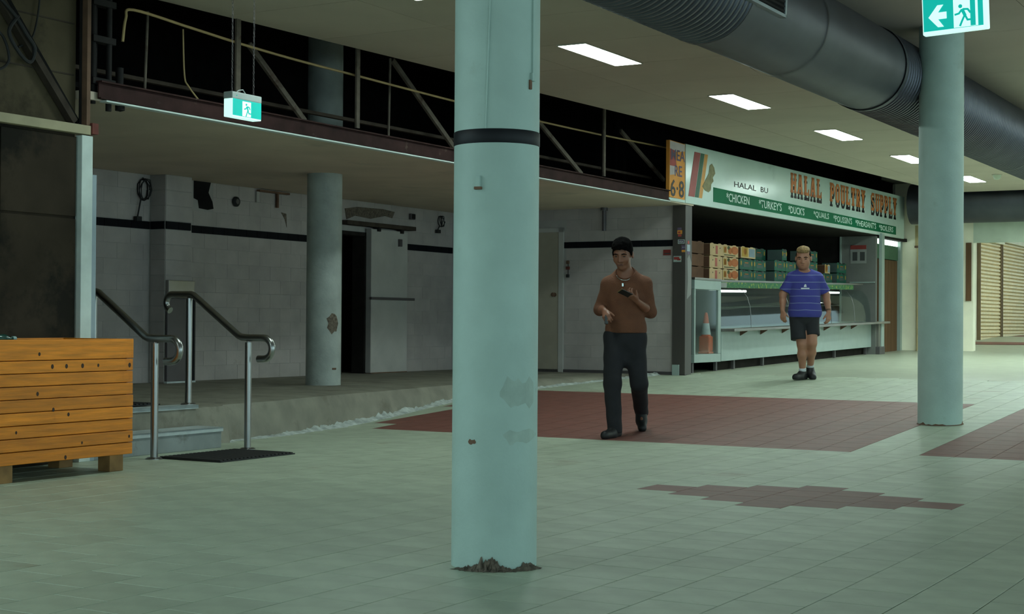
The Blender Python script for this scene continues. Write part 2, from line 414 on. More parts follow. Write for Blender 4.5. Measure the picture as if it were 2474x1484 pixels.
# crumbled render along the foot of the edge
mb = MB(); vs = []; fs = []; row = 0
rs = random.Random(3)
segs = [(-2.9, 2.4), (3.1, 6.3)]
for a, b in segs:
    n0 = len(mb.v); ring = []
    m = int((b-a)/.035); vs = []
    hn = [max(0., rs.gauss(.45, .45)) for _ in range(m+12)]; hn = [sum(hn[i:i+6])/6 for i in range(m+4)]
    for i in range(m+1):
        p = a+(b-a)*i/m; q = qedge(p) if p > -2.6 else -.36
        amp = 1.0 if p < 2.4 else .45
        grow = min(1., max(.25, (p+2.9)/2.0))
        h = amp*grow*(.010+.062*hn[i]*(.75+.5*rs.random())); wd = amp*(.05+.05*rs.random())
        z = zfp(p); j = .012*rs.gauss(0, 1)
        vs += [(q-.035, p, z+h*1.25), (q+.015+j*.3, p, z+h), (q+wd*.7+j, p, z+h*.40+.006), (q+wd+.04+j, p, z-.004)]
    fs = []
    for i in range(m):
        for k in range(3): fs.append((i*4+k, i*4+k+1, (i+1)*4+k+1, (i+1)*4+k))
    mb.add(vs, [tuple(reversed(f)) for f in fs])
mk('crumbled_render', mb, 'crust', parent=plat, kind='stuff', label='white crumbling render along the platform foot')

# ---- back wall of the recess, painted blocks, black band, pier
def blocks(parent, axis_pts, rows, L, holes, m, depth=.003, gap=.003, off=0.):
    """running bond on a wall given by a function (s, z, d) -> local point"""
    fn, s0, s1 = axis_pts; cache = {}
    for r, (z0, z1) in enumerate(rows):
        s = s0-(L/2 if r % 2 else 0)
        while s < s1-.01:
            a, b = max(s, s0), min(s+L, s1); s += L
            if b-a < .03: continue
            if any(a < h[1]-.02 and b > h[0]+.02 and z0 < h[3]-.02 and z1 > h[2]+.02 for h in holes):
                # trim against hole
                done = True
                for h in holes:
                    if a < h[0]-.05 < b and z0 < h[3] and z1 > h[2]: b = h[0]; done = False; break
                    if a < h[1]+.05 < b and z0 < h[3] and z1 > h[2]: a = h[1]; done = False; break
                if done or b-a < .04: continue
            mbb = MB(); g = gap/2; t = .0015
            A = [fn(a+g, z0+g, 0), fn(b-g, z0+g, 0), fn(b-g, z1-g, 0), fn(a+g, z1-g, 0)]
            dd = depth+random.uniform(-.001, .001)
            B = [fn(a+g+t, z0+g+t, dd), fn(b-g-t, z0+g+t, dd), fn(b-g-t, z1-g-t, dd), fn(a+g+t, z1-g-t, dd)]
            mbb.add(A+B, [(4,5,6,7),(0,1,5,4),(1,2,6,5),(2,3,7,6),(3,0,4,7)])
            mk('block', mbb, m, parent=parent)
QW = -3.7
mb = MB()
mb.box((QW-.2, -8, PLAT-.05), (QW, 3.50, SOFF)); mb.box((QW-.2, 4.12, PLAT-.05), (QW, 6.3, SOFF)); mb.box((QW-.2, 3.5, 2.21), (QW, 4.12, SOFF))
wb = bmk('wall_back', mb, 'mortar', kind='structure')
low = [(PLAT+.169*i, PLAT+.169*(i+1)) for i in range(10)]; upr = [(2.11+.17*i, 2.11+.17*(i+1)) for i in range(3)]
fnb = lambda s, z, d: (QW+d, s, z)
blocks(wb, (fnb, -1.3, 6.28), low+upr, .40, [(3.5, 4.12, .3, 2.21), (-.02, .42, .3, 2.62), (.70, 1.04, 2.30, 2.62)], 'block_paint')
def band(parent, fn, s0, s1, z0=2.022, z1=2.108, L=.2):
    s = s0
    while s < s1-.02:
        e = min(s+L, s1); mbb = MB(); A = [fn(s+.001, z0, 0), fn(e-.001, z0, 0), fn(e-.001, z1, 0), fn(s+.001, z1, 0)]; B = [fn(s+.003, z0+.002, .015), fn(e-.003, z0+.002, .015), fn(e-.003, z1-.002, .015), fn(s+.003, z1-.002, .015)]
        mbb.add(A+B, [(4,5,6,7),(0,1,5,4),(1,2,6,5),(2,3,7,6),(3,0,4,7)]); mk('band_tile', mbb, 'black_tile', parent=parent); s += L
band(wb, fnb, -1.3, -.01); band(wb, fnb, .43, 3.48); band(wb, fnb, 4.96, 6.28)
# hole knocked through the blocks, behind it dark
mb = MB(); mb.prism([(QW+.001, .71, 2.62), (QW+.001, 1.0, 2.62), (QW+.001, .96, 2.50), (QW+.001, 1.03, 2.40), (QW+.001, 1.05, 2.32), (QW+.001, .95, 2.30), (QW+.001, .80, 2.31), (QW+.001, .78, 2.40), (QW+.001, .71, 2.42)], (.004, 0, 0))
mk('knocked_out_hole', mb, 'void', parent=wb)
mb = MB(); mb.prism([(QW+.005, 2.30, 2.36), (QW+.005, 2.40, 2.35), (QW+.005, 2.41, 2.18), (QW+.005, 2.37, 2.28)], (.004, 0, 0)); mk('bare_patch', mb, 'rough_plaster', parent=wb)
mb = MB(); mb.prism([(QW+.005, 3.62, 2.50), (QW+.005, 3.9, 2.54), (QW+.005, 4.5, 2.55), (QW+.005, 4.78, 2.53), (QW+.005, 4.72, 2.44), (QW+.005, 4.55, 2.46), (QW+.005, 4.2, 2.40), (QW+.005, 3.85, 2.42), (QW+.005, 3.66, 2.36)], (.004, 0, 0)); mk('bare_patch', mb, 'rough_plaster', parent=wb)
# pier
mb = MB(); mb.box((QW, 0, PLAT-.05), (-3.47, .42, SOFF)); pier = mk('pier', mb, 'mortar', parent=wb)
fnp = lambda s, z, d: (-3.47+d, s, z); fnq = lambda s, z, d: (s, -d, z)
for z0, z1 in low+upr:
    for fn, a, b in ((fnp, 0., .42), (fnq, QW+.02, -3.47)):
        if fn is fnp and z1 < 1.47: continue
        g = .003; mbb = MB(); A = [fn(a+g, z0+g, 0), fn(b-g, z0+g, 0), fn(b-g, z1-g, 0), fn(a+g, z1-g, 0)]; B = [fn(a+g, z0+2*g, .005), fn(b-g, z0+2*g, .005), fn(b-g, z1-2*g, .005), fn(a+g, z1-2*g, .005)]
        mbb.add(A+B, [(4,5,6,7),(0,1,5,4),(1,2,6,5),(2,3,7,6),(3,0,4,7)]); mk('block', mbb, 'block_paint', parent=wb)
band(wb, fnp, 0., .42); band(wb, fnq, QW+.02, -3.47)
# dark room behind the doorway
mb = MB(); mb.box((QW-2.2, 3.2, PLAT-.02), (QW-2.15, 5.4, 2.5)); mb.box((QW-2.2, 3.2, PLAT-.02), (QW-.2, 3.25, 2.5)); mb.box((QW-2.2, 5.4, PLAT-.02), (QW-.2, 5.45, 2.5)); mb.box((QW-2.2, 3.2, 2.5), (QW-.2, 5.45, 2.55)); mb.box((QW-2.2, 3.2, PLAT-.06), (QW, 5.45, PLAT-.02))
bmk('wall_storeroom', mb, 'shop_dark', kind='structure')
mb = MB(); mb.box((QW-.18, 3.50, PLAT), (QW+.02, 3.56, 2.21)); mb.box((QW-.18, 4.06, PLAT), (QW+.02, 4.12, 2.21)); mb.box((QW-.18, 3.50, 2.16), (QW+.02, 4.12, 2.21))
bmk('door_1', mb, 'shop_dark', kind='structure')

# ---- end wall of the recess with flush door
PE = 6.4
mb = MB(); mb.box((-4.3, PE, PLAT-.06), (-.19, PE+.16, SOFF)); we = bmk('wall_end', mb, 'mortar', kind='structure')
fne = lambda s, z, d: (s, PE-d, z)
low2 = [(PLAT+.04+.17*i, PLAT+.04+.17*(i+1)) for i in range(10)]; upr2 = [(2.16+.155*i, 2.16+.155*(i+1)) for i in range(3)]
blocks(we, (fne, -3.68, -.2), low2+upr2, .40, [(-2.88, -1.91, .3, 2.36)], 'block_paint')
band(we, fne, -3.68, -2.9, 2.072, 2.158); band(we, fne, -1.91, -.2, 2.072, 2.158)
mb = MB(); mb.box((-3.68, PE-.02, PLAT-.01), (-.2, PE, PLAT+.04)); bmk('baseboard_end', mb, 'grey_metal', kind='structure')
d2 = MB(); d2.box((-2.80, PE-.02, PLAT+.01), (-1.99, PE-.0, 2.30)); door2 = bmk('door_2', d2, 'door_beige', kind='structure')
mb = MB(); mb.box((-2.88, PE-.03, PLAT), (-2.80, PE, 2.36)); mb.box((-1.99, PE-.03, PLAT), (-1.91, PE, 2.36)); mb.box((-2.88, PE-.03, 2.30), (-1.91, PE, 2.36)); mk('door_frame', mb, 'door_white', parent=door2, bevel=.004)
mb = MB(); mb.lathe([(.03, 0), (.03, .008), (.012, .01), (.012, .04), (.028, .045), (.03, .06), (.015, .075), (0, .078)], 12); me = mb.mesh('door_knob'); xf(me, lambda c: Vector((c.x-2.05, PE-.02-c.z, c.y+1.42))); mk('door_knob', me, 'rust_brown', parent=door2, smooth=True)

# ---- soffit over the recess, roof void above it
mb = MB(); mb.box((-4.3, -4.62, SOFF), (-.02, PE+.16, SOFF+.06)); mb.box((-4.3, -8, SOFF), (-.16, -4.62, SOFF+.06)); so = bmk('ceiling_recess', mb, 'soffit', kind='structure')
mb = MB(); mb.box((-4.6, -8, 4.6), (1.2, 18, 4.7)); mb.box((-4.6, -8, SOFF), (-4.3, 18, 4.7)); mb.box((-4.3, -8, SOFF+.06), (-.2, -7.9, 4.7)); mb.box((-4.3, 17.3, 2.72), (-.3, 17.4, 4.6)); mb.box((-4.3, -8.1, -.02), (-.12, -8.0, 4.7)); mb.box((1.1, -8, CEIL+.112), (1.2, 17.3, 4.6)); mb.box((-.3, 17.2, CEIL2+.112), (1.2, 17.3, 4.6)); mb.box((-4.3, 6.9, SOFF+.1), (-1.2, 7.0, 4.7))  # unseen walls at the near end added to shut out world light
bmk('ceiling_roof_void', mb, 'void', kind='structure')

# ---- main ceiling: a lower bay with the lights, a higher bay with the duct
def qceil(p): return -.16+.057*(p+3.3)
PEND = 16.35
mb = MB(); mb.prism([(qceil(-9), -9, CEIL+.012), (qceil(-9), -30, CEIL+.012), (3.0, -30, CEIL+.012), (3.0, PEND, CEIL+.012), (qceil(PEND), PEND, CEIL+.012)], (0, 0, .10))
mb.box((2.95, -30, CEIL+.10), (3.0, PEND, CEIL2+.1)); mb.box((qceil(PEND), PEND-.05, CEIL+.1), (3.0, PEND, CEIL2+.1)); ce = bmk('ceiling', mb, 'ceiling_joint', kind='structure')
mb = MB(); mb.prism([(3.0, -30, CEIL2+.012), (16, -30, CEIL2+.012), (16, 40, CEIL2+.012), (-.3, 40, CEIL2+.012), (-.3, PEND, CEIL2+.012), (3.0, PEND, CEIL2+.012)], (0, 0, .1)); ce2 = bmk('ceiling_high_bay', mb, 'ceiling_joint', kind='structure')
PLEN = 1.205
def sheet(par, pts, z):
    mbb = MB(); mbb.prism([(q, p, z) for q, p in pts], (0, 0, .012)); mk('ceiling_sheet', mbb, 'ceiling_panel', parent=par)
for i in range(-11, 14):
    p0 = .66+PLEN*i; p1 = min(p0+PLEN, PEND); g = .0035
    if p1-p0 < .1: continue
    sheet(ce, [(qceil(p0)+g, p0+g), (1.2-g, p0+g), (1.2-g, p1-g), (qceil(p1)+g, p1-g)], CEIL); sheet(ce, [(1.2+g, p0+g), (3.0-g, p0+g), (3.0-g, p1-g), (1.2+g, p1-g)], CEIL)
for i in range(-5, 8):
    p0 = -.3+2.41*i; p1 = p0+2.41
    for q0 in (3.0, 5.4, 7.8, 10.2):
        sheet(ce2, [(q0+g, p0+g), (q0+2.4-g, p0+g), (q0+2.4-g, p1-g), (q0+g, p1-g)], CEIL2)

# ---- left partition
mb = MB(); mb.box((-.10, -8, -.02), (-.02, -4.70, 2.35)); wl = bmk('wall_left', mb, 'sheet', kind='structure')
for a, b, z0, z1, m in ((-7.6, -5.40, 0, 1.74, 'sheet'), (-5.385, -4.70, 0, 1.74, 'sheet'), (-7.6, -5.40, 1.75, 2.13, 'sheet'), (-5.385, -4.70, 1.75, 2.33, 'sheet'), (-7.6, -5.40, 2.14, 2.33, 'plywood')):
    mb = MB(); mb.box((-.02, a, z0+.01), (-.004, b, z1)); mk('wall_sheet', mb, m, parent=wl, bevel=.002)
mb = MB(); mb.box((-.12, -8, 2.40), (-.08, -4.64, CEIL+.03)); wu = bmk('wall_left_upper', mb, 'plywood', kind='structure')
for z in (2.78, 3.15, 3.44):
    mb = MB(); mb.box((-.08, -8, z), (-.074, -4.66, z+.010)); mk('batten', mb, 'void_wood', parent=wu)
# ---- far end: cream wall, valance, shutter wall
mb = MB(); mb.box((-.35, 17.3, .4), (1.22, 17.5, CEIL2+.01)); wf = bmk('wall_far', mb, 'cream_wall', kind='structure')
mb = MB(); mb.box((1.22, 17.3, 2.62), (8, 17.4, CEIL2+.01)); bmk('wall_far_valance', mb, 'valance', kind='structure')
mb = MB(); mb.box((.0, 17.6, .4), (.28, 34, CEIL2+.01)); ws = bmk('wall_shutters', mb, 'cream_wall', kind='structure')
mb = MB(); mb.box((13.2, 6, 0), (13.4, 40, CEIL2+.01)); wr_ = bmk('wall_right_blocker', mb, 'cream_wall', kind='structure')  # unseen wall added to keep the bright world out of the stall glass
# ================================================================== OBJECTS
# ---- columns
def column(name, label, x, y, r, z0, z1, m):
    t = thing(name, label, 'column', (x, y, z0))
    mb = MB(); mb.lathe([(r, 0), (r, .5*(z1-z0)), (r, z1-z0)], 64); mk('shaft', mb, m, parent=t, smooth=True)
    return t
c1 = column('round_column', 'pale green round column with one black band in the open floor', -3.03, 5.72, .180, 0, CEIL2+.01, 'column_paint')
mb = MB(); mb.lathe([(.1805, 1.762), (.1825, 1.765), (.1825, 1.817), (.1805, 1.82)], 64); mk('black_band', mb, 'black_paint', parent=c1, smooth=True)
def oncol(az, z, r=.18): return Vector((r*math.cos(az), r*math.sin(az), z))
def azc(px):   # azimuth on the shaft for an offset across the column (-1..1), as seen from the hall's front
    return math.atan2(-fw.y, -fw.x)+math.asin(px)
def colbox(parent, name, s, z0, z1, w, d, m, r=.18, label=None):
    a = azc(s); n = Vector((math.cos(a), math.sin(a), 0)); tg = Vector((-math.sin(a), math.cos(a), 0))
    mbb = MB(); c = n*(r+d/2-.006); mbb.bar(c+Vector((0,0,z0)), c+Vector((0,0,z1)), w, d, upv=tuple(n)); return mk(name, mbb, m, parent=parent, bevel=.002, label=label)
colbox(c1, 'conduit', .82, 2.055, 3.7, .014, .014, 'column_paint')
colbox(c1, 'conduit_clip', .80, 2.025, 2.06, .022, .02, 'column_paint'); colbox(c1, 'rusty_bracket', .76, 1.99, 2.03, .014, .014, 'rust_brown')
colbox(c1, 'junction_box', -.40, 1.578, 1.625, .020, .018, 'column_paint'); colbox(c1, 'box_base', -.40, 1.568, 1.58, .032, .02, 'rust_brown')
colbox(c1, 'surface_cord', -.28, 1.62, 1.76, .005, .004, 'column_paint')
mb = MB(); mb.tube([oncol(azc(-.12-.16*(2.62-z)/1.), z, .182) for z in (2.7, 2.3, 2.1, 1.9, 1.82)], .0035, 6); mk('surface_cord', mb, 'column_paint', parent=c1, smooth=True)
# broken render at the foot
rs = random.Random(11); mb = MB(); vs = []; fs = []; n = 60
for i in range(n+1):
    s = -.80+1.72*i/n; a = azc(max(-.97, min(.97, s)))
    u_ = (s+.8)/1.72
    h = .006+.055*max(0, math.exp(-((s+.15)/.42)**2)-.15)+.025*math.exp(-((s-.72)/.16)**2); h *= rs.uniform(.55, 1.25)
    for k, (rr, z) in enumerate(((.1845, h), (.190, h*.75), (.199+.014*rs.random(), h*.3), (.208+.02*rs.random(), .001))):
        vs.append((rr*math.cos(a)+(.004*rs.gauss(0, 1) if k else 0), rr*math.sin(a), z))
for i in range(n):
    for k in range(3): fs.append((i*4+k, i*4+k+1, (i+1)*4+k+1, (i+1)*4+k))
mb.add(vs, fs); mk('broken_render', mb, 'rough_plaster', parent=c1, label='dark crumbled render at the foot')
def stain(par, s0, s1, z0, z1, r, m, seed):
    rs_ = random.Random(seed); n = 10; lo = [z0+(z1-z0)*.25*rs_.random() for _ in range(n+1)]; hi = [z1-(z1-z0)*.22*rs_.random() for _ in range(n+1)]; vs = []; fs = []
    for i in range(n+1):
        s_ = s0+(s1-s0)*i/n; e = min(1., min(i, n-i)/2.+.15); a_ = azc(s_); zm = (lo[i]+hi[i])/2
        for z in (zm+(lo[i]-zm)*e, zm+(hi[i]-zm)*e): vs.append((r*math.cos(a_), r*math.sin(a_), z))
    for i in range(n): fs.append((2*i, 2*i+2, 2*i+3, 2*i+1))
    mk('stain', MB().add(vs, fs), m, parent=par)
stain(c1, .12, .96, .66, .80, .1806, 'column_stain', 1); stain(c1, .20, .95, .515, .585, .1806, 'column_stain', 2); stain(c1, -.60, -.42, .515, .54, .1806, 'rust_brown', 4)
xr, yr = -2.99, 14.48; prr = (yr-13)*math.cos(BA)+(xr+7.6)*math.sin(BA); zr = zfp(prr)
c2 = column('round_column', 'pale grey round column standing between two red floor bands', xr, yr, .203, zr-.01, CEIL2+.01, 'column_paint')
mb = MB(); vs = []; fs = []; n = 40
for i in range(n+1):
    a = 2*math.pi*i/n; h = .008+.045*max(0, rs.gauss(.0, .4)); dz = S*(.203*(math.sin(a)*bt.y+math.cos(a)*bt.x))
    vs += [(.2035*math.cos(a), .2035*math.sin(a), h+dz+.01), (.206*math.cos(a), .206*math.sin(a), h*.5+dz+.01), (.213*math.cos(a), .213*math.sin(a), dz+.012)]
for i in range(n):
    for k in range(2): fs.append((i*3+k, (i+1)*3+k, (i+1)*3+k+1, i*3+k+1))
mb.add(vs, [tuple(reversed(f)) for f in fs]); mk('rusty_foot', mb, 'rust_brown', parent=c2, label='rust stained foot')
c3 = column('round_column', 'stained round column on the raised platform by the dark doorway', -9.45, 13.85, .190, PLAT, 4.6, 'column_worn')
a = azc(.62); mb = MB(); pts = []
for i in range(14):
    t_ = 2*math.pi*i/14; pts.append((a+(.36+.05*rs.gauss(0, 1))*math.cos(t_)*(1.0), .95-.0+(.105+.012*rs.gauss(0, 1))*math.sin(t_)))
vs = [(.1925*math.cos(x), .1925*math.sin(x), z-.33+.05) for x, z in pts]; cx = (.194*math.cos(a), .194*math.sin(a), .67); 
vs2 = [(.188*math.cos(x), .188*math.sin(x), z-.33+.05) for x, z in [(a+(x-a)*.5, .95+(z-.95)*.5) for x, z in pts]]
mb.add(vs+[(.1935*math.cos(x), .1935*math.sin(x), z-.33+.05) for x, z in [(a+(x-a)*.5, .95+(z-.95)*.5) for x, z in pts]]+[(.1938*math.cos(a), .1938*math.sin(a), .67)],
       [(i, (i+1) % 14, 14+(i+1) % 14, 14+i) for i in range(14)]+[(14+i, 14+(i+1) % 14, 28) for i in range(14)])
mk('broken_patch', mb, 'rough_plaster', parent=c3, label='patch of bare rubble')
colbox(c3, 'pipe_clip', .70, .17, .19, .05, .012, 'rust_brown', r=.19)

# ---- steps up to the platform
t = bthing('entry_steps', 'two concrete steps with worn metal nosings up to the platform', 'steps', -3.9, -.1, 0)
mb = MB(); mb.box((-.14, -.68, 0), (.115, .78, .155)); mk('lower_step', mb, 'riser', parent=t, bevel=.004)
mb = MB(); mb.box((-.45, -.68, 0), (-.155, .78, .31)); mk('upper_step', mb, 'concrete', parent=t, bevel=.004)
mb = MB(); mb.box((-.14, -.68, .155), (.125, .79, .166)); mb.box((.115, -.68, .132), (.125, .79, .166)); mk('nosing', mb, 'nosing', parent=t)
mb = MB(); mb.box((-.30, -.68, .31), (-.145, .80, .335)); mb.box((-.155, -.68, .305), (-.145, .80, .335)); mk('nosing', mb, 'nosing', parent=t)
# ---- mats
def mat_obj(name, label, p, q, z, L, Wd):
    t = bthing(name, label, 'mat', p, q, z)
    mb = MB(); mb.box((0, 0, 0), (Wd, L, .009)); mk('backing', mb, 'black_rubber', parent=t)
    mb = MB(); n = int(L/.045)
    for i in range(n): y = (i+.15)*L/n; mb.box((.012, y, .008), (Wd-.012, y+.62*L/n, .017))
    mk('ribs', mb, 'black_rubber', parent=t, bevel=.003); return t
mat_obj('doormat', 'black ribbed rubber mat on the floor at the foot of the steps', -4.15, .29, .001, .86, .60)
mat_obj('doormat', 'black rubber mat on the platform at the head of the steps', -4.1, -.95, PLAT+.001, .86, .42)

# ---- handrails
def arc(c, r, a0, a1, n): return [(c[0]+r*math.cos(math.radians(a0+(a1-a0)*i/n)), c[1]+r*math.sin(math.radians(a0+(a1-a0)*i/n))) for i in range(n+1)]
def rail(label, p, full, base_up):
    t = bthing('handrail', label, 'handrail', p, .3, 0)
    up_l = arc((-.50, 1.165), .068, 250, 90, 10) if full else []
    pr = up_l+[(-.46, 1.232), (-.30, 1.232), (-.27, 1.224), (.20, .902), (.235, .889)]+[(.30, .886)]+arc((.455, .803), .083, 90, -90, 12)+[(.40, .719)]
    if not full: pr = [(-.75, 1.232)]+pr
    mb = MB(); mb.tube([(q-.3, 0, z) for q, z in pr], .0285, 14); mk('rail', mb, 'stainless', parent=t, smooth=True)
    for q, zb, zt in ((.30, 0, .85), (-.32, base_up, 1.20)):
        mb = MB(); mb.tube([(q-.3, 0, zb+.004), (q-.3, 0, zt)], .028, 14); mb.tube([(q-.3, 0, zt-.01), (q-.3, 0, zt+.03)], .012, 8); ps_ = mk('post', mb, 'stainless', parent=t, smooth=True)
        mb = MB(); mb.lathe([(.062, 0), (.062, .006), (.05, .014), (.03, .016)], 20, (q-.3, 0, zb)); mk('base_plate', mb, 'stainless', parent=ps_, smooth=True)
rail('stainless handrail on the mat side of the steps with curled ends', -3.14, True, .335)
rail('stainless handrail running behind the wooden planter', -4.20, False, .335)

# ---- planter
t = bthing('planter_box', 'long orange pine planter box of horizontal boards on short legs', 'planter', -5.49, .40, 0)
H0, H1 = .112, .895; y0, y1 = -.585, .585; x0, x1 = -.30, .36
hs = [.135]+[.081]*7+[.081]; tot = sum(hs); z = H1
for i, h in enumerate(hs):
    h = h/tot*(H1-H0); jit = random.uniform(-.002, .002)
    mb = MB(); mb.box((x1-.03, y0+.0, z-h+.002), (x1+jit, y1+random.uniform(-.002, .003), z-.002)); b = mk('board', mb, 'wood', parent=t, bevel=.004)
    for (yy, fr) in {0: [(-.25, .7)], 1: [(.26, .5), (.12, .5), (-.02, .5), (-.14, .5), (.55, .55)], 3: [(-.26, .6)], 4: [(-.13, .9)], 5: [(0.0, .35)], 6: [(-.43, .5)], 7: [(.55, .5), (.12, .7)], 8: [(-.02, .75)]}.get(i, []):
        mk2 = MB(); rr = .007+.006*random.random(); mk2.lathe([(rr, 0), (rr*.9, .0016), (0, .0018)], 10); me = mk2.mesh('knot'); xf(me, lambda c: Vector((x1+jit+c.z*.9, yy+c.x, z-h*fr+c.y*1.3))); mk('knot', me, 'knot', parent=b)
    mb = MB(); mb.box((x0, y0, z-h+.002), (x0+.03, y1, z-.002)); mk('board', mb, 'wood', parent=t, bevel=.004)
    for yy in (y0, y1-.03):
        mb = MB(); mb.box((x0+.031, yy+(.001 if yy < 0 else 0), z-h+.002), (x1-.031, yy+.03, z-.002)); mk('board', mb, 'wood', parent=t, bevel=.004)
    z -= h
for yy in (y0+.04, y1-.17):
    for xx in (x0+.04, x1-.15):
        mb = MB(); mb.box((xx, yy, 0), (xx+.11, yy+.125, H0+.03)); mk('leg', mb, 'wood_dark', parent=t, bevel=.004)
mb = MB(); mb.box((x0+.03, y0+.03, H0), (x1-.03, y1-.03, H0+.02)); mk('base_board', mb, 'wood_dark', parent=t)
mb = MB(); mb.box((x0+.031, y0+.031, H0+.021), (x1-.031, y1-.031, .865)); mk('soil', mb, 'soil', parent=t)
bo = bthing('glass_bottle', 'small dark green bottle lying on the planter soil', 'bottle', -5.86, .56, .865)
mb = MB(); mb.lathe([(0, 0), (.028, .002), (.03, .02), (.03, .10), (.013, .135), (.012, .165)], 14); me = mb.mesh('bottle_body'); xf(me, lambda c: Vector((c.x, c.z-.08, c.y+.031))); mk('bottle_body', me, 'bottle_green', parent=bo, smooth=True)
mb = MB(); mb.lathe([(.016, .16), (.016, .185), (0, .187)], 12); me = mb.mesh('cap'); xf(me, lambda c: Vector((c.x, c.z-.08, c.y+.031))); mk('cap', me, 'bottle_cap', parent=bo, smooth=True)

# ---- left partition frame: timber beam, posts, brace, cables
o = bmk('timber_beam', MB().box((-.04, -8, 2.352), (.04, -4.60, 2.418)), 'cream_timber', bevel=.004); tag(o, 'cream painted timber beam across the stained partition', 'beam')
t = bthing('corner_post', 'white painted post at the end of the stained partition', 'post', -4.62, 0, 0)
mk('white_post', MB().box((-.03, -.062, 0), (.035, .045, 2.345)), 'post_white', parent=t, bevel=.004)
mk('corner_strip', MB().box((-.05, .046, 0), (.025, .095, 2.07)), 'post_blue', parent=t, bevel=.003)
mk('rust_strip', MB().box((-.06, .046, 2.07), (-.0, .075, 2.38)), 'rust_brown', parent=t)
t = bthing('steel_post', 'rusty brown steel post rising from the timber beam end', 'post', -4.60, 0, 2.42)
mk('flange', MB().box((-.03, -.035, 0), (.03, .0, 1.09)), 'rust_brown', parent=t); mk('web', MB().box((-.03, -.055, 0), (-.02, -.036, 1.09)), 'dark_steel', parent=t)
mk('cleat', MB().box((-.03, .002, -.06), (.05, .065, .02)), 'red_oxide', parent=t, bevel=.003)
o = bmk('timber_brace', MB().bar((-.04, -5.40, 3.22), (-.04, -4.70, 2.44), .06, .05), 'void_wood'); tag(o, 'brown diagonal timber brace above the cream beam', 'brace')
o = bmk('timber_brace', MB().bar((-.05, -5.33, 3.24), (-.05, -4.645, 2.44), .03, .03), 'void'); tag(o, 'black diagonal strut beside the brown timber brace', 'brace')
def cable(name, pts, r, m, label, cat='cable', group=None, n=7):
    P = [Vector(p) for p in pts]; out = []
    for i in range(len(P)-1):    # catmull-rom
        a, b, c, d = P[max(i-1, 0)], P[i], P[i+1], P[min(i+2, len(P)-1)]
        for k in range(6):
            t = k/6.; out.append(.5*((2*b)+(c-a)*t+(2*a-5*b+4*c-d)*t*t+(3*b-a-3*c+d)*t**3))
    out.append(P[-1]); mb = MB(); mb.tube(out, r, n); o = bmk(name, mb, m, smooth=True); return tag(o, label, cat, group)
cable('loose_cable', [(-.05, -5.0, 3.5), (-.05, -5.02, 3.2), (-.05, -5.08, 2.98), (-.05, -5.2, 2.9)], .007, 'black_rubber', 'thin black cable hanging down the upper partition')
cable('loose_cable', [(-.0, -5.42, 3.2), (-.0, -5.28, 3.1), (.01, -5.18, 2.98), (-.0, -5.1, 2.9), (-.0, -5.14, 2.8), (.01, -5.25, 2.85), (-.0, -5.33, 2.98), (-.0, -5.25, 3.1)], .014, 'black_rubber', 'tangle of thick black cable looped on the upper partition')
cable('loose_cable', [(-.03, -5.5, 3.0), (-.03, -5.36, 2.95), (-.03, -5.30, 2.8), (-.03, -5.38, 2.72), (-.03, -5.5, 2.74)], .010, 'black_rubber', 'black cable loop low at the outer end of the upper partition')

# ---- roof void framing above the recess
t = bthing('edge_beam', 'dark maroon steel edge beam above the recess soffit', 'beam', 0, .012, SOFF+.010)
mk('web', MB().box((-.012, -4.5, .0), (.0, 5.66, .125)), 'maroon_steel', parent=t); mk('lower_flange', MB().box((-.012, -4.5, -.000), (.022, 5.66, .010)), 'maroon_steel', parent=t); mk('upper_flange', MB().box((-.06, -4.5, .120), (.03, 5.66, .132)), 'maroon_steel', parent=t)
o = bmk('trim_1', MB().box((-.03, -4.45, SOFF-.008), (.040, 5.66, SOFF+.004)), 'white_trim', kind='structure')
for k, (p, w, lab) in enumerate(((-2.80, .055, 'second steel stud of the roof void, behind the hanging exit sign'), (-1.10, .05, 'pitted steel stud with rust left of the void diagonal'), (2.28, .05, 'steel stud of the roof void just past the banded column'), (4.03, .045, 'steel stud of the roof void nearest the shop sign'))):
    t = bthing('steel_stud', lab, 'stud', p, -.12, SOFF+.06)
    ht = CEIL-SOFF+.10
    mk('stud_face', MB().box((-.01, -w/2, .13), (.01, w/2, ht)), 'steel_post', parent=t)
    mk('stud_side', MB().box((-.05, w/2, .13), (.0, w/2+.012, ht)), 'dark_steel', parent=t)
for k, (a, b, lab) in enumerate((((-2.30, 3.42), (-1.66, 2.82), 'steel diagonal sloping down to the stained column in the roof void'), ((-.10, 3.62), (.86, 2.85), 'steel diagonal running down behind the banded column'), ((2.72, 3.45), (3.78, 2.82), 'steel diagonal between the two far studs'), ((5.1, 3.5), (6.2, 2.95), 'dim steel diagonal beside the shop sign'))):
    o = bmk('diagonal_brace', MB().bar((-.42, a[0], a[1]), (-.30, b[0], b[1]), .05, .03, upv=(1, 0, 0)), 'steel_post'); tag(o, lab, 'brace')
for p, z1, z0, lab in ((-3.70, 3.45, 2.75, 'thin hanger rod at the partition end of the void'), (-.33, 3.6, 2.76, 'thin hanger rod beside the pitted stud')):
    o = bmk('hanger_rod', MB().tube([(-.3, p, z0), (-.32, p+.05, z1)], .012, 8), 'steel_post'); tag(o, lab, 'rod')
o = bmk('cross_rail', MB().bar((-.55, -4.4, 2.95), (-.55, 6.3, 3.0), .05, .03), 'void_wood'); tag(o, 'long brown rail inside the roof void', 'rail')
o = bmk('cross_rail', MB().bar((-.85, -4.3, 2.88), (-.85, 6.3, 2.88), .03, .04), 'dark_steel'); tag(o, 'long dark rail deep inside the roof void', 'rail')
for p in (-4.45, -4.36, -4.22):
    pass
t = bthing('pipe_cluster', 'cluster of dark vertical pipes and clamps at the end of the void', 'pipes', -4.35, -.06, 2.60)
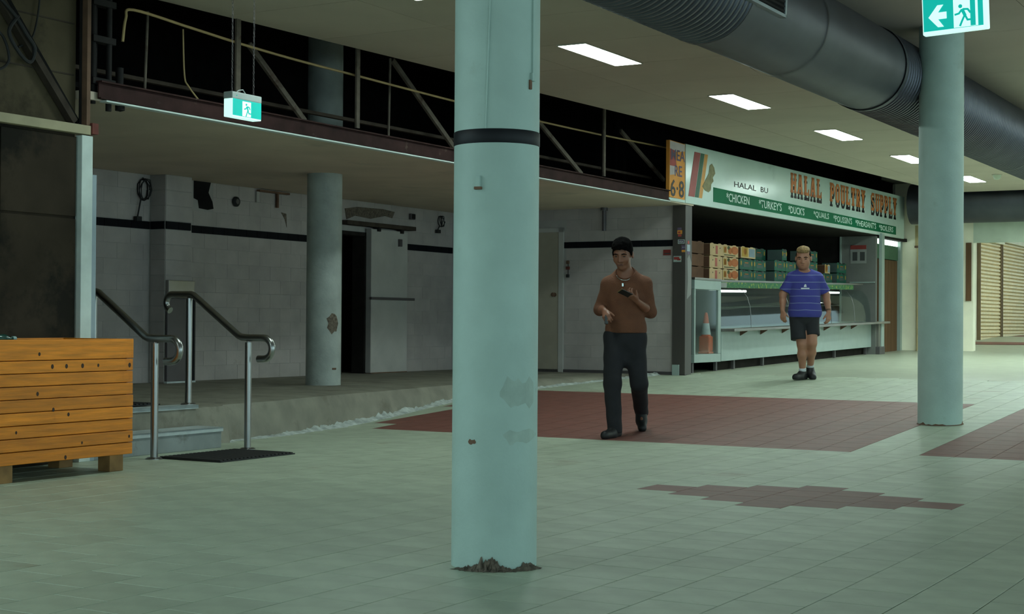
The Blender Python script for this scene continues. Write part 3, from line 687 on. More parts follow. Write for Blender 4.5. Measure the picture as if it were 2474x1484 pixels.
for dp, dq, r, z0, z1 in ((-.14, 0, .022, .0, .91), (.0, .02, .022, -.04, .91), (-.07, -.05, .016, .05, .91), (.13, 0, .03, -.02, .30)):
    mk('pipe', MB().tube([(dq, dp, z0), (dq, dp, z1)], r, 10), 'dark_steel', parent=t, smooth=True)
for z in (.14, .45, .72): mk('clamp', MB().box((-.03, -.18, z), (.045, .05, z+.05)), 'dark_steel', parent=t, bevel=.004)
mk('valve', MB().lathe([(.0, 0), (.035, .01), (.035, .07), (.02, .09), (.02, .12)], 12, (.02, .12, -.03)), 'dark_steel', parent=t, smooth=True)
cable('slung_cable', [(-.05, -4.20, 3.10), (-.05, -4.17, 3.28), (-.06, -4.08, 3.36), (-.10, -3.4, 3.345), (-.15, -2.72, 3.33), (-.17, -1.95, 3.315), (-.18, -1.05, 3.31), (-.19, -.3, 3.305), (-.2, .8, 3.30), (-.22, 2.3, 3.31), (-.24, 4.1, 3.335), (-.25, 6.3, 3.385)], .011, 'yellow_cable', 'long yellow cable slung along the roof void')
cable('hanging_wire', [(-.25, -3.32, 3.36), (-.25, -3.30, 3.0), (-.22, -3.28, 2.9), (-.2, -3.12, 2.76)], .007, 'yellow_cable', 'thin brown wire drooping from the slung cable')

# ---- things fixed in the recess
t = bthing('sliding_door', 'white sliding cold-room door slid open beside the dark doorway', 'door', 4.52, QW+.03, PLAT)
mk('door_leaf', MB().box((0, -.42, .01), (.075, .44, 1.93)), 'door_white', parent=t, bevel=.006)
mk('edge_strip', MB().box((-.0, -.44, .01), (.08, -.42, 1.93)), 'mortar', parent=t)
mk('crossbar', MB().box((.076, -.47, .985), (.115, .57, 1.02)), 'grey_metal', parent=t, bevel=.004)
mk('track', MB().box((-.02, -1.02, 1.955), (.11, .60, 2.01)), 'void_wood', parent=t, bevel=.005)
for y in (-.3, .25): mk('hanger', MB().box((.02, y, 1.9), (.10, y+.06, 1.99)), 'dark_steel', parent=t)
mk('latch', MB().box((.076, .2, 1.72), (.11, .26, 1.82)), 'grey_metal', parent=t)
mk('door_plate', MB().box((.0, -.42, .0), (.078, .44, .012)), 'rust_brown', parent=t)
t = bthing('metal_cladding', 'dark grey metal panel clad on the pier behind the handrail', 'panel', .21, -3.457, PLAT)
mk('lower_sheet', MB().box((0, -.21, .02), (.03, .21, .93)), 'grey_metal', parent=t, bevel=.004); mk('upper_sheet', MB().box((0, -.205, .935), (.04, .215, 1.13)), 'brushed', parent=t, bevel=.004); mk('base_strip', MB().box((0, -.23, 0), (.05, .23, .02)), 'nosing', parent=t)
mk('side_edge', MB().box((0, .2, .02), (.045, .225, .93)), 'black_paint', parent=t)
def coil(p, z, r, turns, label, m='black_rubber', tail=.2):
    pts = []
    rs = random.Random(int(p*100))
    for i in range(turns*12+1):
        a = 2*math.pi*i/12; rr = r*(1+.12*rs.gauss(0, 1)*.5); pts.append((QW+.04+.03*math.sin(i*.37), p+rr*.8*math.cos(a)+.01*math.sin(i*.21), z+rr*1.15*math.sin(a)))
    mb = MB(); mb.tube(pts, .0065, 6); t = bthing('cable_coil', label, 'cable', p, QW+.02, z)
    off = Vector((QW+.02, p, z)); me = mb.mesh('coil'); xf(me, lambda c: c-off); mk('coil', me, m, parent=t, smooth=True)
    mb = MB(); mb.tube([(.02, -.05, -r), (.02, -.08, -r-tail*.6), (.02, -.1, -r-tail)], .009, 6); tl = mk('tail', mb, m, parent=t, smooth=True)
    mk('plug', MB().box((.0, -.14, -r-tail-.05), (.05, -.06, -r-tail)), m, parent=tl, bevel=.006)
    mk('hook', MB().bar((-.02, 0, r*1.1), (.04, 0, r*1.15), .012, .012), 'dark_steel', parent=t)
coil(-.13, 2.45, .10, 4, 'coil of black cable with a plug hung high beside the pier')
coil(5.93, 2.47, .065, 3, 'small black cable coil hung near the recess corner', tail=.06)
o = bmk('wall_disc', MB(), None) if False else None
t = bthing('wall_socket', 'round black fitting on the blocks right of the knocked-out hole', 'socket', 1.43, QW+.012, 2.43)
me = MB().lathe([(.06, 0), (.06, .02), (.045, .035), (.03, .03), (0, .028)], 18).mesh('cover'); xf(me, lambda c: Vector((c.z, c.x, c.y))); mk('cover', me, 'black_rubber', parent=t, smooth=True)
me = MB().lathe([(.03, .03), (.03, .036), (0, .038)], 14).mesh('cap'); xf(me, lambda c: Vector((c.z, c.x, c.y))); mk('cap', me, 'grey_metal', parent=t, smooth=True)
t = bthing('shelf_bracket', 'broken dark bracket rail high on the blocks beside the stained column', 'bracket', 2.1, QW+.012, 2.55)
mk('rail', MB().box((0, -.28, .03), (.05, .30, .055)), 'rust_brown', parent=t); mk('drop', MB().box((0, .08, -.14), (.03, .11, .03)), 'rust_brown', parent=t); mk('drop', MB().box((0, -.3, -.10), (.02, -.26, .03)), 'door_white', parent=t)
t = bthing('switch_box', 'small square dark box on the wall above the sliding door', 'box', 5.18, QW+.012, 2.45); mk('box_body', MB().box((0, -.05, 0), (.04, .05, .08)), 'grey_metal', parent=t, bevel=.005); mk('box_lid', MB().box((.04, -.042, .008), (.046, .042, .072)), 'dark_steel', parent=t)
def endthing(name, label, cat, q, z): return bthing(name, label, cat, PE-.012, q, z)
t = endthing('wall_sockets', 'row of three small dark fittings stacked beside the beige door', 'switch', -1.84, 1.66)
for z, w, m in ((0, .022, 'black_rubber'), (.11, .026, 'red_oxide'), (.19, .02, 'rust_brown')): mk('fitting', MB().box((-w, -.035, z), (w, 0, z+.045)), m, parent=t, bevel=.006)
mk('conduit', MB().box((-.006, -.01, .04), (.006, 0, .24)), 'grey_metal', parent=t)
o = endthing('wall_pipe', 'short dark pipe stub hanging from the soffit at the end wall', 'pipe', -1.26, 2.30); mk('pipe', MB().tube([(0, -.05, .0), (0, -.05, .31)], .028, 12), 'grey_metal', parent=o, smooth=True); mk('pipe_collar', MB().tube([(0, -.05, .28), (0, -.05, .32)], .05, 12), 'grey_metal', parent=o)
t = endthing('fire_notice', 'tiny dark red notice on the blocks beside the steel pillar', 'sign', -.33, 1.95); mk('plate', MB().box((-.055, -.006, 0), (.055, 0, .075)), 'notice_red', parent=t); mk('lettering', MB().box((-.04, -.008, .015), (.045, -.006, .03)), 'notice_dark', parent=t)

# ---- lights
first = None
def troffer(p, q, label, group, zc=CEIL):
    global first
    if first is None:
        t = bthing('ceiling_light', label, 'ceiling light', p, q, zc-.012, group)
        a, b = .15, .60
        mb = MB(); mb.box((-a, -b, 0), (a, -b+.012, .012)); mb.box((-a, b-.012, 0), (a, b, .012)); mb.box((-a, -b+.012, 0), (-a+.012, b-.012, .012)); mb.box((a-.012, -b+.012, 0), (a, b-.012, .012)); mk('frame', mb, 'lamp_frame', parent=t)
        mk('diffuser', MB().box((-a+.012, -b+.012, .001), (a-.012, b-.012, .009)), 'lamp_diffuser', parent=t); first = t
    else:
        t = copy_tree(first); t.location = W(p, q, zc-.012)
    t['label'] = label; t['group'] = group; return t
ROW = {-3.36: 'ceiling light mostly hidden above the banded column, beside the roof void', .06: 'rectangular ceiling light over the roof-void studs, first past the banded column', 3.48: 'rectangular ceiling light level with the orange price poster', 6.88: 'rectangular ceiling light level with the middle of the stall sign', 10.2: 'rectangular ceiling light partly behind the pale grey column', 13.75: 'last ceiling light of the row, just before the crossing duct'}
for p in [-16.96, -10.16]+list(ROW): troffer(p, 1.81+.0125*p, ROW.get(p, 'rectangular ceiling light of the row on the entrance side of the roof void'), 'ceiling lights in a row')
for q in (7.4, 12.6):
    for p in ((3.2, 6.9) if q < 10 else (3.2, 6.9, 10.6, 14.3)): troffer(p, q, 'white rectangular ceiling light on the far side of the duct', 'ceiling lights beyond the duct', CEIL2)
for p, q in [(p, q) for q in (3.3, 5.6, 7.9) for p in (10.9, 12.4, 13.9, 15.4)]: troffer(p, q, 'added ceiling light brightening the cream end wall', 'added ceiling lights by the end wall', CEIL2)  # extra lamps added to light up the far cream wall
for p, q in ((19.6, 3.0), (21.8, 3.0), (24.0, 3.0), (26.2, 3.0), (19.6, 5.2), (23.0, 5.2)): troffer(p, q, 'added ceiling light brightening the corridor by the roller shutters', 'added corridor ceiling lights', CEIL2)  # lamps added out of sight behind the valance to light the shutters
# ---- ducts
QD, ZD, RD = 4.02, 3.362, .382
def duct(name, label, p0, p1, ribbed, origin, axis='p'):
    t = bthing(name, label, 'duct', *origin)
    return t
t = bthing('spiral_duct', 'big round grey spiral duct running under the ceiling lights', 'duct', 0, QD, ZD)
def ring(p0, p1, ribs):
    mb = MB(); pts = []; rr = []
    if ribs:
        n = int((p1-p0)/.075)
        for i in range(n+1):
            p = p0+(p1-p0)*i/n; pts += [(0, p, 0), (0, p+.020, 0), (0, p+.030, 0), (0, p+.050, 0)]; rr += [RD, RD, RD+.010, RD+.010]
        pts = pts[:-3]; rr = rr[:-3]
    else: pts = [(0, p0, 0), (0, (p0+p1)/2, 0), (0, p1, 0)]; rr = [RD]*3
    mb.tube(pts, rr, 56, caps=False); return mb
for a, b, rb in ((-16, -6, False), (-6, -2.75, True), (-2.75, 1.0, False), (1.0, 12.4, True), (12.4, 16.44, False)):
    mk('duct_section', ring(a, b, rb), 'galv', parent=t, smooth=True)
for p in (-2.75, 1.0, 12.4): mk('joint_band', MB().tube([(0, p-.03, 0), (0, p+.03, 0)], RD+.012, 56, caps=False), 'galv', parent=t, smooth=True)
for p in (-8, -4.5, -1.2, 3, 7, 11): mk('hanger_strap', MB().tube([(0, p-.015, 0), (0, p+.015, 0)], RD+.016, 56, caps=False), 'galv', parent=t, smooth=True)
# side grille, facing down towards the hall
g = MB(); ga = math.radians(-2); nrm = Vector((math.cos(ga), 0, math.sin(ga))); tv = Vector((-math.sin(ga), 0, math.cos(ga))); c = nrm*(RD+.01)
def gp(y, w, d=0): return c+tv*w+nrm*d+Vector((0, y, 0))
gy0, gy1, gw = -3.35, -2.2, .135
for (a, b, w0, w1) in ((gy0, gy1, -gw, -gw+.022), (gy0, gy1, gw-.022, gw), (gy0, gy0+.03, -gw, gw), (gy1-.03, gy1, -gw, gw)):
    g.add([gp(a, w0, -.09), gp(b, w0, -.09), gp(b, w1, -.09), gp(a, w1, -.09), gp(a, w0, .012), gp(b, w0, .012), gp(b, w1, .012), gp(a, w1, .012)], [(0,3,2,1),(4,5,6,7),(0,1,5,4),(1,2,6,5),(2,3,7,6),(3,0,4,7)])
gr = mk('grille_frame', g, 'galv_edge', parent=t)
mk('grille_back', MB().add([gp(gy0, -gw, .002), gp(gy1, -gw, .002), gp(gy1, gw, .002), gp(gy0, gw, .002)], [(0, 1, 2, 3)]), 'void', parent=gr)
for i in range(7):
    w = -gw+.035+i*.033; mk('grille_slat', MB().add([gp(gy0+.03, w, .0), gp(gy1-.03, w, .0), gp(gy1-.03, w+.014, .010), gp(gy0+.03, w+.014, .010)], [(0, 1, 2, 3)]), 'dark_steel', parent=gr)
t = bthing('cross_duct', 'smooth round duct crossing in front of the cream end wall', 'duct', 16.86, 1., 3.362)
mk('duct_section', MB().tube([(-.85, 0, 0), (3, 0, 0), (8, 0, 0)], RD+.005, 48, caps=False), 'galv', parent=t, smooth=True)
mk('joint_band', MB().tube([(1.5, 0, 0), (1.56, 0, 0)], RD+.018, 48, caps=False), 'galv', parent=t, smooth=True)
o = bthing('ceiling_sprinkler', 'small white dome fitting under the ceiling by the crossing duct', 'fitting', 13.2, 2.55, CEIL-.09); mk('dome', MB().lathe([(0, 0), (.04, .01), (.06, .04), (.07, .08), (.07, .09)], 16), 'valance', parent=o, smooth=True); mk('rim', MB().lathe([(.085, .08), (.085, .09)], 16), 'lamp_frame', parent=o)

# ---- exit signs
def bars(pairs, w, ext):
    """flat pictogram strokes in (x, z), pushed along -y"""
    mb = MB()
    for (a, b) in pairs:
        A, B = Vector((a[0], 0, a[1])), Vector((b[0], 0, b[1])); d = (B-A).normalized(); n = Vector((-d.z, 0, d.x))*w/2
        e = d*w*.3; mb.prism([A-n-e, B-n+e, B+n+e, A+n-e], (0, -ext, 0))
    return mb
def runner(h, flip=1):
    """running figure about h tall, origin at its middle foot line, facing -x"""
    k = h*flip; hh = h
    P = lambda x, z: (x*k, z*hh)
    st = [(P(-.02, .70), P(.10, .42)), (P(.03, .72), P(.14, .46)), (P(.10, .45), P(-.02, .20)), (P(-.02, .20), P(-.10, .02)), (P(.12, .45), P(.22, .24)), (P(.22, .24), P(.45, .24)), (P(-.02, .70), P(-.14, .55)), (P(-.14, .55), P(-.30, .52)), (P(.05, .72), P(.24, .70)), (P(.24, .70), P(.34, .55))]
    mb = bars(st, h*.085, .002)
    me = MB().lathe([(h*.085, 0), (h*.085, .002), (0, .002)], 14); mb.add([(x-.07*k, -z, y+.86*hh) for x, y, z in me.v], me.f); return mb
t = bthing('exit_sign', 'glowing green box exit sign hung on chains before the roof void', 'exit sign', -3.99, .93, 2.487)
mb = MB(); mb.box((-.042, -.165, .13), (.042, .165, .18)); mk('housing', mb, 'exit_housing', parent=t, bevel=.006)
df = mk('diffuser', MB().box((-.040, -.162, 0), (.040, .162, .13)), 'exit_white', parent=t, bevel=.004)
mk('green_panel', MB().box((.040, -.158, .010), (.043, .158, .129)), 'exit_green', parent=t)
mk('white_door', MB().box((.043, -.055, .012), (.0445, .04, .120)), 'exit_white', parent=t, bevel=.006)
me = runner(.10, 1).mesh('running_figure'); xf(me, lambda c: Vector((.0445-c.y, c.x-.006, c.z+.013))); mk('running_figure', me, 'exit_green', parent=t)
def chain(parent, x, y, z0, z1):
    mb = MB(); n = int((z1-z0)/.026)
    for i in range(n):
        zc = z0+(z1-z0)*(i+.5)/n; a = (i % 2)*math.pi/2; ring_ = [(x+.006*math.cos(b)*math.cos(a), y+.006*math.cos(b)*math.sin(a), zc+.015*math.sin(b)) for b in [2*math.pi*k/8 for k in range(9)]]
        mb.tube(ring_, .0016, 5, caps=False)
    return mk('chain', mb, 'grey_metal', parent=parent, smooth=True)
chain(t, 0, -.12, .18, CEIL-2.487); chain(t, 0, .12, .18, CEIL-2.487)
mb = MB(); mb.tube([(0, -.08, .18), (0, -.045, .202), (0, .0, .212), (0, .035, .18)], .004, 6); mk('flex', mb, 'exit_housing', parent=t, smooth=True)
mk('indicator', MB().box((.042, -.12, .15), (.044, -.112, .157)), 'exit_green', parent=t)
t = thing('exit_sign', 'tilted green exit sign with white arrow hung before the pale grey column', 'exit sign', (-1.675, 8.46, 2.615), -BA)
t.rotation_euler = (0, math.radians(-2.2), -BA)
mk('housing', MB().box((-.175, .0, .0), (.175, .05, .21)), 'exit_white', parent=t, bevel=.006)
mk('green_panel', MB().box((-.168, -.003, .018), (.152, .0, .20)), 'exit_green', parent=t)
mk('white_door', MB().box((-.005, -.0045, .02), (.125, -.003, .19)), 'exit_white', parent=t, bevel=.008)
mk('door_jamb', MB().box((.085, -.006, .022), (.112, -.0045, .19)), 'exit_green', parent=t)
me = runner(.125, 1).mesh('running_figure'); xf(me, lambda c: Vector((c.x+.042, c.y-.0045, c.z+.026))); mk('running_figure', me, 'exit_green', parent=t)
ar = [(-.140, .092), (-.090, .155), (-.058, .155), (-.088, .115), (-.042, .115), (-.042, .078), (-.088, .078), (-.058, .035), (-.090, .035)]
me = MB().prism([(x, -.003, z) for x, z in ar], (0, -.003, 0)); mk('arrow', me, 'exit_white', parent=t)
chain(t, -.14, .025, .21, CEIL2-2.6); chain(t, .14, .025, .21, CEIL2-2.6)
t = thing('exit_sign', 'edge-on pale blue sign box hung behind the pale grey column', 'exit sign', (-3.572, 16.371, 2.495), math.radians(12.3)); mk('housing', MB().box((-.022, 0, 0), (.022, .34, .205)), 'post_blue', parent=t, bevel=.006); mk('face_panel', MB().box((.022, .01, .01), (.025, .33, .16)), 'exit_green', parent=t); chain(t, 0, .05, .205, .49); chain(t, 0, .29, .205, .49)
# ================================================================== SHOP
# pillar
t = bthing('steel_pillar', 'brushed steel clad pillar with card stickers at the stall corner', 'pillar', 6.36, -.13, .30)
mk('cladding', MB().box((-.10, -.02, .03), (.09, .20, 2.33)), 'pillar_steel', parent=t, bevel=.006)
mk('base_cap', MB().box((-.095, -.035, .0), (.01, .0, .17)), 'case_white', parent=t, bevel=.005)
mk('base_plate', MB().box((-.11, -.03, .0), (.10, .21, .03)), 'grey_metal', parent=t)
def sticker(x0, z0, w, h, m, face='p', y0=0.):
    mb = MB()
    if face == 'p': mb.box((x0, -.0225, z0), (x0+w, -.02, z0+h))
    else: mb.box((.09, y0, z0), (.0925, y0+w, z0+h))
    return mk('sticker', mb, m, parent=t)
def tstick(s, x0, z0, size, m, y=-.0235, par=None):
    me = text_mesh(s, size, .0006); xf(me, lambda c: Vector((c.x+x0, y-c.z, c.y+z0))); return mk('sticker_text', me, m, parent=par)
s_ = sticker(-.03, 1.985, .06, .03, 'poster_purple'); s_ = sticker(-.03, 1.93, .07, .05, 'poster_orange'); mk('sticker_mark', MB().box((-.02, -.0235, 1.94), (.015, -.0225, 1.965)), 'poster_red', parent=s_); sticker(-.02, 1.895, .05, .03, 'poster_red')
s_ = sticker(-.02, 1.80, .095, .055, 'letter_white'); mk('sticker_mark', MB().box((-.014, -.0235, 1.806), (.07, -.0225, 1.85)), 'poster_purple', parent=s_); tstick('VISA', -.008, 1.814, .034, 'letter_white', -.0238, s_)
s_ = sticker(.03, 1.72, .058, .06, 'poster_purple'); s_ = sticker(.035, 1.685, .05, .03, 'poster_orange'); sticker(.04, 1.745, .045, .012, 'letter_white')
s_ = sticker(-.085, 1.555, .115, .08, 'case_white'); mk('sticker_mark', MB().box((-.078, -.0235, 1.585), (.0, -.0225, 1.622)), 'stripe_red', parent=s_); mk('sticker_mark', MB().box((-.03, -.0235, 1.575), (.02, -.0225, 1.60)), 'stripe_red', parent=s_)
sticker(0, 1.70, .10, .09, 'post_blue', 'q', .03); s_ = sticker(0, 1.66, .09, .04, 'poster_purple', 'q', .035); sticker(0, 1.80, .05, .04, 'poster_red', 'q', .05);
mk('peeling_paint', MB().prism([(.0902, .03, 1.05), (.0902, .17, 1.12), (.0902, .18, 1.55), (.0902, .10, 1.66), (.0902, .04, 1.6), (.0902, .06, 1.3)], (.0012, 0, 0)), 'brushed', parent=t)

# interior shell
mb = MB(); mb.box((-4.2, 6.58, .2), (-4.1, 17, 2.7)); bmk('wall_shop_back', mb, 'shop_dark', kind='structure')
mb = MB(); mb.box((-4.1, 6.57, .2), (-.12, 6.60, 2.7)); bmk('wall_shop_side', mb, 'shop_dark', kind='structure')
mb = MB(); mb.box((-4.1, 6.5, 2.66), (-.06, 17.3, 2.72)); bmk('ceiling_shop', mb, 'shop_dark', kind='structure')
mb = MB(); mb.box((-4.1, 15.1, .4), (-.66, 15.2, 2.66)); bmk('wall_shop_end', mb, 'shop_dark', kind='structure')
mb = MB(); mb.box((-.66, 15.05, .45), (-.02, 15.15, 2.66)); wst = bmk('wall_shop_stub', mb, 'shop_grey', kind='structure')
mk('edge_trim', MB().box((-.69, 15.02, .45), (-.66, 15.15, 2.66)), 'case_white', parent=wst); mk('rail', MB().box((-.5, 15.03, 1.80), (-.03, 15.05, 1.82)), 'case_white', parent=wst)
t = bthing('notice_board', 'grey notice with a red heading on the stall end wall', 'notice', 15.04, -.34, 2.16)
mk('sheet', MB().box((-.15, -.004, 0), (.15, 0, .33)), 'notice', parent=t); mk('heading', MB().box((-.15, -.007, .26), (.15, -.004, .335)), 'notice_red', parent=t)
for x in (-.11, .03): mk('picture', MB().box((x, -.006, .05), (x+.09, -.004, .21)), 'notice_dark', parent=t)
o = bmk('white_post', MB().box((-.02, 15.25, .47), (.04, 15.42, 2.72)), 'case_white', bevel=.005); tag(o, 'slim white post between the stall and the brown door', 'post')
# brown door, green panel, lit sheet
mb = MB(); mb.box((-.32, 15.42, .46), (-.28, 17.3, 2.70)); bmk('wall_shop_front', mb, 'shop_grey', kind='structure')
d3 = bmk('door_3', MB().box((-.28, 15.92, .51), (-.22, 17.16, 2.28)), 'door_brown', kind='structure')
for i in range(6): mk('door_board', MB().box((-.22, 15.93+i*.205, .52), (-.212, 15.93+i*.205+.198, 2.27)), 'door_brown', parent=d3)
mk('door_frame', MB().box((-.28, 17.17, .50), (-.15, 17.29, 2.70)), 'case_white', parent=d3)
o = bmk('transom_panel', MB().box((-.276, 15.45, 2.29), (-.20, 17.16, 2.56)), 'shop_green', bevel=.004); tag(o, 'dull green panel above the brown door', 'panel')
mb = MB()
for i in range(14): y = 15.86+i*.094; mb.prism([(-.24, y, 2.56-.0*i), (-.20, y+.047, 2.56), (-.24, y+.094, 2.56)], (0, 0, .13))
o = bmk('translucent_sheet', mb, 'daylight_sheet'); tag(o, 'bright corrugated translucent sheet above the green panel', 'light panel')
# fascia over the sign
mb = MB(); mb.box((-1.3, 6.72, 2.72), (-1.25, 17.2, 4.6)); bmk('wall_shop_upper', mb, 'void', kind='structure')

# ---- big sign
SP0, SP1 = 5.70, 16.86
t = bthing('shop_sign', 'long white stall fascia lettered HALAL POULTRY SUPPLY over a green strip', 'sign', SP0, 0, 0)
def sz(p, f): return (2.635+.0057*(p-SP0))*(1-f)+(3.425+.0080*(p-SP0))*f        # p along sign, f 0 bottom .. 1 top
def spt(p, f, d=0.): return Vector((d, p-SP0, sz(p, f)))
def sposter(pts, d0, d1): return MB().prism([spt(p, f, d0) for p, f in pts], (d1-d0, 0, 0))
mk('fascia_board', sposter([(6.24, 0), (16.86, 0), (16.86, 1), (6.24, 1)], -.06, 0), 'sign_white', parent=t, bevel=.004)
mk('bottom_lip', sposter([(5.70, -.0), (6.22, -.0), (6.22, .05), (5.70, .05)], -.06, 0), 'sign_white', parent=t)
gs = mk('green_strip', sposter([(7.2, .10), (16.3, .062), (16.3, .255), (7.2, .355)], 0, .003), 'sign_green', parent=t)
for m, a, b in (('stripe_red', 0, .21), ('stripe_green', .225, .345), ('stripe_yellow', .36, .47)):
    mk('slanted_stripe', sposter([(6.33+a, .125), (6.33+b, .125), (6.53+b, .90), (6.53+a, .90)], 0, .003), m, parent=t)
bird = [(6.86, .40), (6.80, .33), (6.90, .27), (7.02, .25), (7.10, .29), (7.12, .40), (7.20, .46), (7.17, .52), (7.26, .60), (7.22, .70), (7.14, .76), (7.06, .72), (7.03, .58), (6.96, .50)]
mk('poultry_picture', sposter(bird, .003, .006), 'bird', parent=t)
def put_text(s, p0, p1, f0, f1, m, d=.003, ext=.002, name='lettering', parent=None, bold=.012):
    me = text_mesh(s, 1., 0., bold=bold); co = np.array([v.co[:] for v in me.vertices]); x0, x1 = co[:, 0].min(), co[:, 0].max(); y0, y1 = co[:, 1].min(), co[:, 1].max()
    xf(me, lambda c: spt(p0+(c.x-x0)/(x1-x0)*(p1-p0), f0+(c.y-y0)/(y1-y0)*(f1-f0), d+ext)); return mk(name, me, m, parent=parent or t)
def fg(p, k): # height fraction inside the green strip
    u_ = (p-7.2)/9.1; lo = .10+(.062-.10)*u_; hi = .355+(.255-.355)*u_; return lo+(hi-lo)*k
for s, a, b in (("*CHICKEN", 7.68, 8.58), ("*TURKEY'S", 8.97, 9.96), ("*DUCK'S", 10.26, 11.02), ("*QUAILS", 11.47, 12.26), ("*POUSSIN'S", 12.5, 13.53), ("*PHEASANT'S", 13.73, 14.98), ("*BOILERS", 15.17, 16.1)):
    put_text(s, a, b, fg(a, .2), fg(a, .84), 'letter_white', .003, .002, 'green_strip_lettering', parent=t)
put_text('HALAL', 7.98, 8.86, .435, .535, 'letter_black', 0, .002, 'faded_word'); put_text('BU', 9.05, 9.36, .435, .535, 'letter_black', 0, .002, 'faded_word')
GL = {
 'H': [[(.06,0),(.36,0),(.36,1),(.06,1)], [(.64,0),(.94,0),(.94,1),(.64,1)], [(.3,.42),(.7,.42),(.7,.60),(.3,.60)], [(0,0),(.42,0),(.42,.12),(0,.12)], [(.58,0),(1,0),(1,.12),(.58,.12)], [(0,.88),(.42,.88),(.42,1),(0,1)], [(.58,.88),(1,.88),(1,1),(.58,1)]],
 'A': [[(.04,0),(.27,0),(.53,1),(.32,1)], [(.96,0),(.66,0),(.38,1),(.70,1)], [(.2,.24),(.8,.24),(.76,.38),(.24,.38)], [(0,0),(.36,0),(.36,.12),(0,.12)], [(.56,0),(1,0),(1,.12),(.56,.12)], [(.25,.9),(.7,.9),(.7,1),(.25,1)]],
 'L': [[(.12,0),(.46,0),(.46,1),(.12,1)], [(.04,0),(.96,0),(.96,.16),(.04,.16)], [(.80,0),(.96,0),(.96,.36),(.80,.30)], [(.02,.88),(.58,.88),(.58,1),(.02,1)]],
 'P': [[(.10,0),(.44,0),(.44,1),(.10,1)], [(.02,0),(.56,0),(.56,.12),(.02,.12)], [(.02,.86),(.75,.86),(.65,1),(.02,1)], [(.66,.48),(.95,.58),(.95,.88),(.66,1)], [(.40,.40),(.74,.40),(.92,.55),(.40,.55)]],
 'O': [[(.05,.16),(.36,.06),(.36,.94),(.05,.84)], [(.95,.16),(.64,.06),(.64,.94),(.95,.84)], [(.2,.08),(.3,0),(.7,0),(.8,.08),(.7,.15),(.3,.15)], [(.2,.92),(.3,1),(.7,1),(.8,.92),(.7,.85),(.3,.85)]],
 'U': [[(.08,.16),(.38,.06),(.38,1),(.08,1)], [(.92,.16),(.64,.06),(.64,1),(.92,1)], [(.15,.12),(.3,0),(.7,0),(.85,.12),(.7,.16),(.3,.16)], [(0,.88),(.46,.88),(.46,1),(0,1)], [(.56,.88),(1,.88),(1,1),(.56,1)]],
 'T': [[(.32,0),(.68,0),(.68,1),(.32,1)], [(.03,.84),(.97,.84),(.97,1),(.03,1)], [(.03,.66),(.17,.72),(.17,1),(.03,1)], [(.97,.66),(.83,.72),(.83,1),(.97,1)], [(.2,0),(.8,0),(.8,.12),(.2,.12)]],
 'R': [[(.10,0),(.42,0),(.42,1),(.10,1)], [(.02,0),(.50,0),(.50,.12),(.02,.12)], [(.02,.86),(.75,.86),(.65,1),(.02,1)], [(.64,.52),(.92,.60),(.92,.88),(.64,1)], [(.40,.42),(.72,.42),(.88,.57),(.40,.57)], [(.48,.46),(.74,.46),(1,0),(.68,0)], [(.60,0),(1,0),(1,.1),(.60,.1)]],
 'Y': [[(.34,0),(.66,0),(.66,.48),(.34,.48)], [(.06,1),(.36,1),(.66,.46),(.36,.40)], [(.94,1),(.70,1),(.36,.46),(.64,.40)], [(0,.88),(.44,.88),(.44,1),(0,1)], [(.58,.88),(1,.88),(1,1),(.58,1)], [(.2,0),(.8,0),(.8,.12),(.2,.12)]],
 'S': [[(.06,.62),(.36,.52),(.36,.94),(.06,.84)], [(.94,.16),(.64,.06),(.64,.46),(.94,.40)], [(.2,.92),(.3,1),(.88,1),(.88,.84),(.3,.84)], [(.1,0),(.72,0),(.82,.08),(.7,.16),(.1,.16)], [(.1,.58),(.36,.62),(.92,.42),(.64,.38)], [(.1,0),(.24,0),(.24,.30),(.1,.34)], [(.88,1),(.74,1),(.74,.72),(.88,.66)]]}
def word(s, p0, p1, fr):
    n = len(s); w = (p1-p0)/n
    for lay, m, dx, df, d in (('letter_shadow', 'letter_black', .018, -.10, .002), ('letter_face', 'letter_orange', 0, 0, .006)):
        mb = MB()
        for i, ch in enumerate(s):
            a = p0+w*i+w*.06; ww = w*.86
            for poly in GL[ch]:
                ps_ = [spt(a+dx+x*ww, fr[0]+df*(1 if lay == 'letter_shadow' else 0)+z*(fr[1]-fr[0]), d) for x, z in poly]
                if lay == 'letter_shadow': ps_ = ps_
                mb.prism(ps_, (.003, 0, 0))
        mk(lay, mb, m, parent=t)
word('HALAL', 10.34, 11.90, (.545, .935)); word('POULTRY', 12.28, 14.32, (.53, .925)); word('SUPPLY', 14.62, 16.34, (.515, .915))
for z_ in (0,): mk('end_cap', sposter([(16.86, 0), (16.87, 0), (16.87, 1), (16.86, 1)], -.06, .002), 'case_white', parent=t)
# poster at the sign's end
t2 = bthing('price_poster', 'orange price poster with purple letters at the end of the stall fascia', 'poster', SP0, .004, 0)
keep = t; t = t2
mk('poster_sheet', sposter([(5.70, .06), (6.20, .045), (6.20, .985), (5.70, 1.0)], -.05, 0), 'poster_orange', parent=t2)
mk('poster_haze', sposter([(5.71, .80), (6.19, .86), (6.19, .975), (5.71, .99)], 0, .0015), 'poster_pale', parent=t2); mk('poster_block', sposter([(5.71, .58), (5.92, .58), (5.88, .84), (5.71, .86)], 0, .002), 'poster_red', parent=t2); mk('poster_block', sposter([(5.71, .42), (5.9, .45), (5.9, .58), (5.71, .58)], 0, .002), 'poster_pale', parent=t2)
put_text('MEA', 5.74, 6.19, .68, .86, 'poster_purple', .002, .002, parent=t2); put_text('RE', 5.86, 6.10, .42, .60, 'poster_purple', .002, .002, parent=t2); put_text('6\u00b78', 5.73, 6.17, .07, .36, 'letter_black', .002, .002, parent=t2)
t = keep

